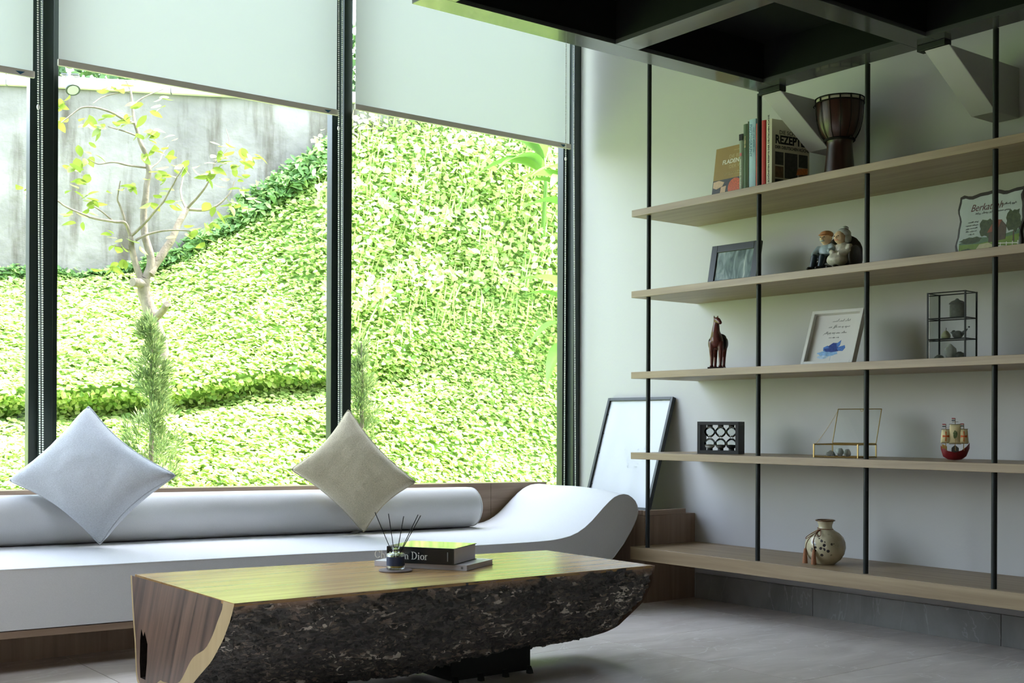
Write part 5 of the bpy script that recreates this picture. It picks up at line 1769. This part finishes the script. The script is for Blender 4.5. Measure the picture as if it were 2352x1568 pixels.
LEAFC= [((2.86,9.4,3.45),0.05,7),((2.87,9.39,3.33),0.04,4),((3.03,9.27,3.32),0.06,5),((3.13,9.19,3.33),0.04,4),((3.19,9.15,3.63),0.09,9),((3.24,9.1,3.33),0.06,5),((3.31,9.05,3.33),0.04,3),((3.38,9.0,3.22),0.06,6),((3.46,8.94,3.26),0.06,6),((3.5,8.9,3.48),0.06,5),((3.5,8.9,3.15),0.07,6),((3.38,9.0,3.11),0.04,3),((3.02,9.28,3.09),0.07,8),((2.94,9.34,2.99),0.06,4),((3.04,9.26,2.9),0.03,2),((3.54,8.88,2.99),0.07,8),((3.65,8.79,3.01),0.06,6),((3.74,8.72,2.96),0.07,6),((3.83,8.65,3.14),0.07,5),((3.82,8.66,3.04),0.06,6),((3.88,8.61,2.97),0.07,7),((3.98,8.54,3.07),0.07,7),((4.07,8.47,3.02),0.06,2),((3.94,8.57,2.87),0.07,6),((3.99,8.53,2.74),0.06,3),((3.89,8.61,2.78),0.06,4),((3.8,8.68,2.71),0.06,4),((3.93,8.58,2.67),0.04,2),((3.86,8.63,2.58),0.04,2),((3.76,8.71,2.54),0.06,5),((3.78,8.69,2.44),0.04,2),((3.64,8.8,2.51),0.06,4),((3.48,8.92,2.89),0.06,5),((3.45,8.95,2.76),0.06,4),((3.54,8.88,2.74),0.06,5),((3.34,9.03,2.85),0.05,4),((3.21,9.13,2.83),0.04,2),((2.99,9.3,2.82),0.06,9),((3.03,9.27,2.73),0.07,7),((3.0,9.29,2.6),0.06,5),((3.09,9.22,2.7),0.04,3),((2.69,9.53,2.81),0.04,4),((3.22,9.12,2.48),0.05,3),((3.24,9.11,2.4),0.04,4),((3.17,9.16,2.25),0.06,4),((3.25,9.1,2.25),0.04,3),((3.35,9.02,2.39),0.03,2),((3.39,8.99,3.39),0.06,4),((3.11,9.21,3.3),0.04,3)]
BANK=[
[(0.51,7.93,0.14),(0.55,8.66,0.68),(0.6,9.5,0.98),(0.62,9.8,1.02),(0.6,9.52,1.2),(0.65,10.34,1.56),(0.73,11.54,2.09),(0.74,11.78,2.19)],
[(1.93,7.35,0.1),(2.12,8.08,0.66),(2.31,8.82,0.96),(2.41,9.18,1.04),(2.33,8.89,1.24),(2.53,9.66,1.61),(2.81,10.76,2.19),(2.85,10.92,2.28)],
[(2.84,7.15,0.05),(3.1,7.83,0.65),(3.35,8.46,0.99),(3.52,8.89,1.14),(3.43,8.65,1.32),(3.63,9.19,1.67),(3.98,10.06,2.25),(4.05,10.25,2.34)],
[(3.88,6.98,-0.02),(4.27,7.69,0.62),(4.52,8.13,1.03),(4.77,8.59,1.35),(4.67,8.42,1.47),(4.9,8.84,2.03),(5.12,9.24,2.82),(5.31,9.59,3.55)],
[(4.97,7.16,-0.12),(5.31,7.65,0.6),(5.53,7.98,1.13),(5.67,8.19,1.49),(5.76,8.31,1.82),(5.95,8.6,2.45),(6.15,8.89,3.27),(6.43,9.3,4.59)],
[(5.94,7.16,-0.2),(6.26,7.55,0.58),(6.45,7.78,1.14),(6.57,7.94,1.51),(6.67,8.05,1.86),(6.83,8.25,2.49),(7.01,8.48,3.32),(7.39,8.94,5.1)],
[(8.34,6.96,-0.36),(8.65,7.23,0.53),(8.81,7.36,1.16),(8.96,7.49,1.57),(9.04,7.56,1.95),(9.19,7.69,2.63),(9.42,7.89,3.53),(9.81,8.22,5.43)],
]
leafy('ground_leaf', [(0.0, srgb(150, 188, 108)), (0.3, srgb(188, 214, 130)), (0.65, srgb(212, 228, 150)), (0.88, srgb(226, 234, 168)), (1.0, srgb(234, 236, 184))], 0.45)
leafy('weed_leaf', [(0.0, srgb(146, 182, 112)), (0.4, srgb(186, 210, 134)), (0.8, srgb(214, 226, 164)), (1.0, srgb(226, 232, 184))], 0.45)
leafy('tree_leaf', [(0.0, srgb(74, 96, 44)), (0.45, srgb(112, 134, 58)), (0.8, srgb(150, 164, 76)), (0.95, srgb(186, 190, 112)), (1.0, srgb(196, 122, 58))], 0.25)
leafy('juniper_leaf', [(0.0, srgb(92, 116, 74)), (0.6, srgb(124, 146, 92)), (1.0, srgb(164, 178, 116))], 0.25)
leafy('ginger_leaf', [(0.0, srgb(72, 116, 52)), (0.5, srgb(104, 146, 70)), (1.0, srgb(144, 176, 96))], 0.30, 0.3)
leafy('fern_shade_leaf', [(0.0, srgb(96, 136, 80)), (0.6, srgb(132, 170, 100)), (1.0, srgb(172, 200, 126))], 0.35)  # darker green carries the shade at the wall foot in the leaf colour
leafy('dark_leaf', [(0.0, srgb(52, 84, 44)), (1.0, srgb(92, 128, 66))], 0.3)
plain('soil', srgb(116, 146, 80), 0.95, 0.1, bump=0.5, bump_scale=20, vary=0.35, vscale=9)
plain('tree_bark', srgb(118, 110, 98), 0.8, 0.2, bump=0.4, bump_scale=60, vary=0.25, vscale=18)
plain('coping_white', srgb(214, 216, 210), 0.8, 0.2, bump=0.1, vary=0.05, vscale=6)
plain('lamp_metal', srgb(70, 74, 74), 0.4, 0.5, vary=0.05)
plain('lamp_glass', srgb(170, 180, 170), 0.1, 0.5, vary=0.05)
m, nt = new_mat('old_concrete')
_o = N(nt, 'OutputMaterial')
_b = N(nt, 'BsdfPrincipled')
_b.inputs['Roughness'].default_value = 0.9
_b.inputs['Specular IOR Level'].default_value = 0.15
_tc = N(nt, 'TexCoord')
_n1 = N(nt, 'TexNoise', Scale=1.1, Detail=8.0, Roughness=0.65)
nt.links.new(_tc.outputs['Object'], _n1.inputs['Vector'])
_mp = N(nt, 'Mapping')
_mp.inputs['Scale'].default_value = (3.2, 3.2, 0.45)
nt.links.new(_tc.outputs['Object'], _mp.inputs['Vector'])
_n2 = N(nt, 'TexNoise', Scale=1.5, Detail=6.0, Roughness=0.6)
nt.links.new(_mp.outputs[0], _n2.inputs['Vector'])
_r1 = ramp(nt, [(0.3, srgb(104, 102, 98)), (0.5, srgb(122, 120, 115)), (0.72, srgb(148, 146, 140))])
nt.links.new(_n1.outputs['Fac'], _r1.inputs[0])
_r2 = ramp(nt, [(0.34, srgb(150, 140, 120)), (0.5, (1, 1, 1, 1))])
nt.links.new(_n2.outputs['Fac'], _r2.inputs[0])
_mm = N(nt, 'MixRGB', blend_type='MULTIPLY')
_mm.inputs[0].default_value = 0.75
nt.links.new(_r1.outputs[0], _mm.inputs[1])
nt.links.new(_r2.outputs[0], _mm.inputs[2])
nt.links.new(_mm.outputs[0], _b.inputs['Base Color'])
_n3 = N(nt, 'TexNoise', Scale=9.0, Detail=8.0)
nt.links.new(_tc.outputs['Object'], _n3.inputs['Vector'])
_bp = N(nt, 'Bump', Strength=0.6, Distance=0.03)
nt.links.new(_n3.outputs['Fac'], _bp.inputs['Height'])
nt.links.new(_bp.outputs[0], _b.inputs['Normal'])
nt.links.new(_b.outputs[0], _o.inputs[0])

BK = np.array(BANK)                      # columns x rows x 3
BU = np.array([0, 1.0, 1.55, 2.1, 2.5, 2.85, 3.6]) / 3.6
BV = np.linspace(0, 1, BK.shape[1])


def bank_at(s, t):
    """points of the bank for parameters s (left to right) and t (bottom to top)"""
    s = np.clip(s, 0, 1)
    t = np.clip(t, 0, 1)
    i = np.clip(np.searchsorted(BU, s, 'right') - 1, 0, len(BU) - 2)
    a = ((s - BU[i]) / (BU[i + 1] - BU[i]))[:, None]
    a = a * a * (3 - 2 * a) * 0.5 + a * 0.5
    j = np.clip((t * (len(BV) - 1)).astype(int), 0, len(BV) - 2)
    b = (t * (len(BV) - 1) - j)[:, None]
    p = (BK[i, j] * (1 - b) + BK[i, j + 1] * b) * (1 - a) + (BK[i + 1, j] * (1 - b) + BK[i + 1, j + 1] * b) * a
    return p


nu, nv = 90, 72
S, T = np.meshgrid(np.linspace(0, 1, nu), np.linspace(0, 1, nv), indexing='ij')
P = bank_at(S.ravel(), T.ravel())
vs = [Vector(p) + Vector((0, 0, 0.05 * noise.noise(Vector(p) * 1.3))) for p in P]
fs = [(i * nv + j, (i + 1) * nv + j, (i + 1) * nv + j + 1, i * nv + j + 1) for i in range(nu - 1) for j in range(nv - 1)]
bank_o = MB().add(vs, fs).build('garden_bank', 'soil', smooth=True)
struct(bank_o)
# level ground between the house and the foot of the bank, and a terrace above it
gp = MB()
foot = [tuple(p) for p in bank_at(np.linspace(0, 1, 30), np.zeros(30))]
n = len(foot)
gp.add([(x, y, z) for x, y, z in foot] + [(x * 1.0 + (-6 if k == 0 else 0), 6.46, z - 0.02) for k, (x, y, z) in enumerate(foot)], [(k, k + 1, n + k + 1, n + k) for k in range(n - 1)])
struct(gp.build('garden_path', 'soil'))
struct(MB().box(-14, 22, -30, 30, -1.2, -0.6).build('ground', 'soil'))


def leaf_shape(n):
    if n == 6:       # pointed oval, slightly folded
        v = np.array([(0, -0.5, 0), (0.32, -0.12, 0.09), (0.26, 0.22, 0.08), (0, 0.5, 0.0), (-0.26, 0.22, 0.08), (-0.32, -0.12, 0.09)])
        f = np.array([(0, 1, 3), (1, 2, 3), (0, 3, 5), (3, 4, 5)])
    else:
        v = np.array([(0, -0.5, 0), (0.5, 0.0, 0), (0, 0.5, 0), (-0.5, 0, 0)])
        f = np.array([(0, 1, 2), (0, 2, 3)])
    return v, f


def leaf_mesh(name, pts, nrm, size, shape=6, spread=0.55, aspect=1.0, direction=None):
    """one leaf per point, blade turned roughly towards nrm"""
    v, f = leaf_shape(shape)
    k = len(pts)
    nrm = nrm + rng.normal(0, spread, (k, 3))
    nrm /= np.linalg.norm(nrm, axis=1, keepdims=True)
    ref = rng.normal(0, 1, (k, 3)) if direction is None else direction + rng.normal(0, 0.15, (k, 3))
    if direction is None:
        b = ref - nrm * (ref * nrm).sum(1, keepdims=True)
        b /= np.linalg.norm(b, axis=1, keepdims=True)
        a = np.cross(b, nrm)
    else:
        b = ref / np.linalg.norm(ref, axis=1, keepdims=True)
        a = np.cross(b, nrm)
        a /= np.linalg.norm(a, axis=1, keepdims=True)
        nrm = np.cross(a, b)
    size = np.asarray(size).reshape(-1, 1, 1)
    V = pts[:, None, :] + size * (v[None, :, 0:1] * aspect * a[:, None, :] + v[None, :, 1:2] * b[:, None, :] + v[None, :, 2:3] * nrm[:, None, :])
    F = (f[None] + (np.arange(k) * len(v))[:, None, None]).reshape(-1, 3)
    me = bpy.data.meshes.new(name)
    V = V.reshape(-1, 3)
    me.vertices.add(len(V))
    me.vertices.foreach_set('co', V.astype(np.float32).ravel())
    me.loops.add(len(F) * 3)
    me.loops.foreach_set('vertex_index', F.astype(np.int32).ravel())
    me.polygons.add(len(F))
    me.polygons.foreach_set('loop_start', np.arange(0, len(F) * 3, 3, dtype=np.int32))
    me.polygons.foreach_set('loop_total', np.full(len(F), 3, dtype=np.int32))
    me.update(calc_edges=True)
    return me


def bank_normals(s, t):
    e = 0.004
    d1 = bank_at(s + e, t) - bank_at(s - e, t)
    d2 = bank_at(s, t + e) - bank_at(s, t - e)
    nn = np.cross(d1, d2)
    nn /= np.linalg.norm(nn, axis=1, keepdims=True) + 1e-9
    nn[nn[:, 1] > 0] *= -1
    return nn


def scatter(k, s0, s1, t0, t1, lift, prob=None):
    s = rng.uniform(s0, s1, k * 3)
    t = rng.uniform(t0, t1, k * 3)
    e = 0.004
    w_ = np.linalg.norm(np.cross(bank_at(s + e, t) - bank_at(s - e, t), bank_at(s, t + e) - bank_at(s, t - e)), axis=1)
    if prob is not None:
        w_ = w_ * prob(s, t)
    pick = rng.choice(k * 3, k, replace=False, p=w_ / w_.sum())
    s, t = s[pick], t[pick]
    p = bank_at(s, t)
    nn = bank_normals(s, t)
    q = p * 3.1
    bump = np.array([noise.noise(Vector(x)) for x in q]) * 0.5 + np.array([noise.noise(Vector(x * 3.3)) for x in q]) * 0.25
    h = lift * (0.55 + bump) * rng.uniform(0.2, 1.1, k)
    p = p + nn * h[:, None] + np.array([0, 0, 0.05]) * np.array([noise.noise(Vector(x) * 1.3) for x in p])[:, None]
    return p, nn


cov = lambda s, t: np.where((s > 0.22) & (s < 0.85), 1.0, 0.35) * np.where((s < 0.6) & (t > 3.02 / 7) & (t < 3.75 / 7), 0.35, 1.0)
p, nn = scatter(95000, 0.0, 1.0, 0.06, 1.0, 0.085, cov)
up = nn * 0.45 + np.array([0.12, -0.15, 0.75])
o = link('ground_cover', leaf_mesh('ground_cover', p, up, rng.uniform(0.030, 0.054, len(p)), 6, 0.40, 1.25), 'ground_leaf')
tag(o, 'bright yellow-green ground cover blanketing the garden bank', 'ground cover', kind='stuff')
p, nn = scatter(7000, 0.57, 0.95, 0.64, 1.0, 0.38)
o = link('weeds', leaf_mesh('weeds', p, nn * 0.5 + np.array([0.1, -0.2, 0.7]), rng.uniform(0.04, 0.085, len(p)), 6, 0.6, 1.0), 'weed_leaf')
tag(o, 'taller pale weeds on the upper right of the bank', 'weeds', kind='stuff')
p, nn = scatter(1600, 0.57, 0.95, 0.58, 1.0, 0.25)
o = link('grass_blades', leaf_mesh('grass_blades', p, nn + np.array([0, -0.5, 0]), rng.uniform(0.12, 0.26, len(p)), 4, 0.5, 0.07, np.array([0, -0.25, 1.0])), 'weed_leaf')
tag(o, 'thin grass blades sticking out among the weeds', 'grass', kind='stuff')

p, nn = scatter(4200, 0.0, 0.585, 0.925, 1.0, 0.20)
o = link('shaded_fern_band', leaf_mesh('shaded_fern_band', p, nn * 0.5 + np.array([0.1, -0.4, 0.6]), rng.uniform(0.05, 0.10, len(p)), 6, 0.5, 0.7), 'fern_shade_leaf')
tag(o, 'band of ferns along the foot of the concrete wall, shade tinted into their green', 'ferns', kind='stuff')

# concrete retaining wall with a white coping and a garden spotlight
A = Vector((0.74, 11.91, 0))
B = Vector((6.48, 8.95, 0))
d_ = (B - A).normalized()
nrm_ = Vector((d_.y, -d_.x, 0))         # towards the house
A0 = A - d_ * 3.0
Lw = (B - A).length + 3.4
ang = math.atan2(d_.y, d_.x)
rw = thing('retaining_wall', 'stained grey concrete retaining wall behind the small tree', 'wall', A0, ang, kind='structure')
del rw['category']
nxw, nzw = 70, 24
vs = []
for i in range(nxw + 1):
    for j in range(nzw + 1):
        x, z = Lw * i / nxw, 1.4 + (3.905 - 1.4) * j / nzw
        vs.append((x, 0.02 * noise.noise(Vector((x * 1.2, z * 1.2, 0))) + 0.006 * noise.noise(Vector((x * 6, z * 6, 2))), z))
fs = [(i * (nzw + 1) + j, (i + 1) * (nzw + 1) + j, (i + 1) * (nzw + 1) + j + 1, i * (nzw + 1) + j + 1) for i in range(nxw) for j in range(nzw)]
MB().add(vs, fs).box(0, Lw, 0.03, 0.30, 1.4, 3.905).build('face', 'old_concrete', rw, smooth=True)
x = 0.0
k = 0
while x < Lw - 0.2:
    x1 = min(Lw, x + 1.35)
    MB().box(x + 0.004, x1 - 0.004, -0.05, 0.33, 3.906, 4.0).build('coping_stone', 'coping_white', rw, bevel=0.008)
    x = x1
sl = thing('garden_spotlight', 'small garden spotlight clamped to the white wall coping', 'lamp', (3.315, 10.52, 3.90), ang)
MB().box(-0.07, 0.07, -0.05, 0.02, 0.105, 0.115).build('clamp', 'lamp_metal', sl)
MB().tube([(0, -0.06, 0.11), (0, -0.12, 0.08), (0.02, -0.13, 0.03)], 0.016, 10).build('arm', 'lamp_metal', sl, smooth=True)
MB().tube([(0.015, -0.12, 0.05), (0.05, -0.19, -0.06)], [0.035, 0.055], 20).build('housing', 'coping_white', sl, smooth=True, sharp=50)
MB().tube([(0.048, -0.186, -0.054), (0.052, -0.194, -0.066)], [0.060, 0.060], 20).build('lens_ring', 'lamp_metal', sl, smooth=True, sharp=50)
MB().tube([(0.0522, -0.1945, -0.0665), (0.0528, -0.1955, -0.068)], [0.046, 0.046], 20).build('lens', 'lamp_glass', sl, smooth=True, sharp=50)

# shrubs on the terrace above the wall
for k, (fx, hgt, n_) in enumerate(((2.6, 0.9, 1500), (4.4, 1.3, 2000), (6.2, 1.1, 1600), (8.0, 1.4, 2000))):
    c = A0 + d_ * fx - nrm_ * 1.25 + Vector((0, 0, 3.9))
    lab = ('dark shrub above the far left end of the concrete wall', 'dark green shrub above the wall behind the garden spotlight', 'dark shrub above the wall behind the small tree', 'dark shrub above the right end of the concrete wall')[k]
    sb = thing('shrub', lab, 'shrub', c, group='shrubs above the retaining wall')
    u_ = rng.normal(0, 1, (n_, 3))
    u_ /= np.linalg.norm(u_, axis=1, keepdims=True)
    pp = u_ * np.array([0.95, 0.55, hgt]) * (rng.uniform(0.55, 1, (n_, 1)))
    pp[:, 2] = np.abs(pp[:, 2])
    f_ = link('foliage', leaf_mesh('foliage', pp, u_ + np.array([0, 0, 0.4]), rng.uniform(0.07, 0.13, n_), 6, 0.5), 'dark_leaf', sb)
    f_['kind'] = 'stuff'
    MB().tube([(0, 0, -0.3), (0.03, 0.02, 0.4), (0, 0, hgt * 0.8)], [0.04, 0.03, 0.01], 8).build('stem', 'tree_bark', sb)

# the small pruned tree: trunk, limbs and single leaves
tree = thing('small_tree', 'small pruned tree with sparse leaves growing before the concrete wall', 'tree', (3.53, 9.01, 1.40))
t0_ = Vector((3.53, 9.01, 1.40))


def smooth_path(pts, sub=4):
    pts = [Vector(p) for p in pts]
    out = []
    for i in range(len(pts) - 1):
        p0, p1, p2, p3 = pts[max(i - 1, 0)], pts[i], pts[i + 1], pts[min(i + 2, len(pts) - 1)]
        for k in range(sub):
            t = k / sub
            out.append(0.5 * ((2 * p1) + (p2 - p0) * t + (2 * p0 - 5 * p1 + 4 * p2 - p3) * t * t + (3 * p1 - p0 - 3 * p2 + p3) * t ** 3))
    out.append(pts[-1])
    return out


tips = []
for k, (pts, r0, r1) in enumerate(BRANCH):
    if k == 0:
        pts = [(3.56, 9.0, 1.30)] + list(pts)
    sp_ = smooth_path(pts)
    rr = [r0 + (r1 - r0) * i / (len(sp_) - 1) for i in range(len(sp_))]
    sp_ = [p - t0_ + Vector((noise.noise(p * 9), noise.noise(p * 9 + Vector((5, 0, 0))), 0)) * 0.012 for p in sp_]
    MB().tube(sp_, rr, 10).build('trunk' if k == 0 else 'branch', 'tree_bark', tree, smooth=True, sharp=60)
lm_ = None
rl = random.Random(12)
leaf_meshes = []
for q in range(4):
    n_ = 7
    bend = (0.02, 0.05, -0.02, 0.08)[q]
    vs = []
    for i in range(n_):
        t = i / (n_ - 1)
        wd = 0.30 * math.sin(PI * t ** 0.8) ** 0.9 * (1 - 0.15 * q / 3)
        z = -bend * math.sin(PI * t) * 2 - 0.12 * t * t
        vs += [(-wd, t, z + 0.10 * wd), (0, t, z), (wd, t, z + 0.10 * wd)]
    fs = []
    for i in range(n_ - 1):
        fs += [(3 * i, 3 * i + 1, 3 * i + 4, 3 * i + 3), (3 * i + 1, 3 * i + 2, 3 * i + 5, 3 * i + 4)]
    leaf_meshes.append(MB().add(vs, fs).mesh('leaf'))
n_leaf = 0
for (c, r, k) in LEAFC:
    for i in range(k):
        if n_leaf >= 285:
            break
        o = link('leaf', leaf_meshes[rl.randrange(4)], 'tree_leaf', tree, smooth=True)
        o.location = Vector(c) + Vector((rl.uniform(-r, r), rl.uniform(-r * 1.5, r * 1.5), rl.uniform(-r, r))) - t0_
        s_ = rl.uniform(0.08, 0.13)
        o.scale = (s_, s_, s_)
        o.rotation_euler = (rl.uniform(-0.9, 0.5), rl.uniform(-0.6, 0.6), rl.uniform(0, 2 * PI))
        n_leaf += 1

# feathery junipers
for k, (c, hgt, rad_, n_, lab) in enumerate((((3.06, 7.99, 0.55), 1.32, 0.30, 10000, 'tall feathery juniper growing in front of the small tree'), ((4.70, 8.00, 0.85), 0.86, 0.20, 5000, 'smaller juniper half hidden behind the centre window mullion'))):
    jn = thing('juniper', lab, 'shrub', c, group='junipers on the bank')
    nc = n_ // 110                               # tufts, each a spray of short scale-leaved shoots
    cz_ = (np.arange(nc) + rng.uniform(0, 1, nc)) / nc
    ca = rng.uniform(0, 2 * PI, nc)
    cr_ = rad_ * np.clip(1.0 - 0.75 * cz_, 0.15, 1) * rng.uniform(0.2, 0.85, nc)
    cen = np.stack([cr_ * np.cos(ca), cr_ * np.sin(ca), cz_ * hgt * 0.92], 1)
    idx = rng.integers(0, nc, n_)
    u_ = rng.normal(0, 1, (n_, 3)) + np.array([0, 0, 0.5])
    u_ /= np.linalg.norm(u_, axis=1, keepdims=True)
    sz = (0.04 + 0.05 * (1 - cz_[idx]))[:, None]
    pp = cen[idx] + u_ * sz * rng.uniform(0.2, 1.0, (n_, 1)) * np.array([1, 1, 1.5])
    out_ = u_ * 0.8 + np.stack([np.cos(ca), np.sin(ca), np.full(nc, 1.1)], 1)[idx] * 0.6
    f_ = link('foliage', leaf_mesh('foliage', pp, u_ + np.array([0.1, -0.3, 0.3]), rng.uniform(0.025, 0.06, n_), 4, 0.6, 0.16, out_), 'juniper_leaf', jn)
    f_['kind'] = 'stuff'
    MB().tube([(0, 0, -0.2), (0.01, 0, hgt * 0.5), (0, 0, hgt * 0.95)], [0.02, 0.015, 0.004], 8).build('stem', 'tree_bark', jn)

# broad-leaved ginger plants at the right edge of the view
gl = []
n_ = 12
for q in range(3):
    vs, fs = [], []
    for i in range(n_):
        t = i / (n_ - 1)
        wd = 0.17 * math.sin(PI * min(1, t * 0.97 + 0.03) ** 0.75) ** 0.8
        z = 0.30 * math.sin(t * 1.7) - (0.42 + 0.12 * q) * t * t
        vs += [(-wd, t, z + wd * 0.35), (-wd * 0.5, t, z + wd * 0.10), (0, t, z), (wd * 0.5, t, z + wd * 0.10), (wd, t, z + wd * 0.35)]
    for i in range(n_ - 1):
        for j in range(4):
            fs.append((5 * i + j, 5 * i + j + 1, 5 * i + j + 6, 5 * i + j + 5))
    gl.append(MB().add(vs, fs).mesh('leaf'))
GP = [((6.62, 7.72, 1.10), 1.05, [(2.85, 0.62, 1.02, 0.35), (3.05, 0.50, 0.80, -0.1), (3.3, 0.50, 0.66, -0.4), (2.4, 0.5, 0.9, 0.5), (1.2, 0.5, 0.9, 0.3), (5.2, 0.5, 0.9, 0.2)], 'broad-leaved plant low at the right end of the bank'),
      ((6.72, 7.85, 2.00), 1.15, [(2.9, 0.55, 0.80, 0.1), (2.65, 0.60, 0.98, 0.3), (3.2, 0.5, 1.05, 0.35), (2.3, 0.5, 0.9, 0.5), (3.6, 0.55, 1.0, 0.1), (1.0, 0.5, 1.1, 0.3)], 'broad-leaved plant halfway up the right end of the bank'),
      ((6.62, 8.20, 2.75), 0.75, [(2.9, 0.52, 0.90, 0.3), (2.5, 0.55, 1.0, 0.5), (3.2, 0.50, 0.75, 0.2), (3.7, 0.4, 0.9, 0.4), (2.7, 0.62, 0.7, 0.1)], 'broad-leaved plant high on the bank below the right blind')]
for c, hgt, lv, lab in GP:
    g = thing('ginger_plant', lab, 'plant', c, group='broad-leaved plants at the right of the bank')
    MB().tube([(0.05, 0.15, -0.9), (0.02, -0.02, hgt * 0.5), (0, 0, hgt)], [0.022, 0.018, 0.008], 8).build('stem', 'ginger_leaf', g, smooth=True)
    for q, (az, ln, zz, el) in enumerate(lv):
        o = link('leaf', gl[q % 3], 'ginger_leaf', g, smooth=True)
        o.location = (0, 0, zz * hgt * 0.9)
        o.scale = (ln * 1.1, ln, ln)
        o.rotation_euler = (Matrix.Rotation(az - PI / 2, 4, 'Z') @ Matrix.Rotation(el, 4, 'X')).to_euler()
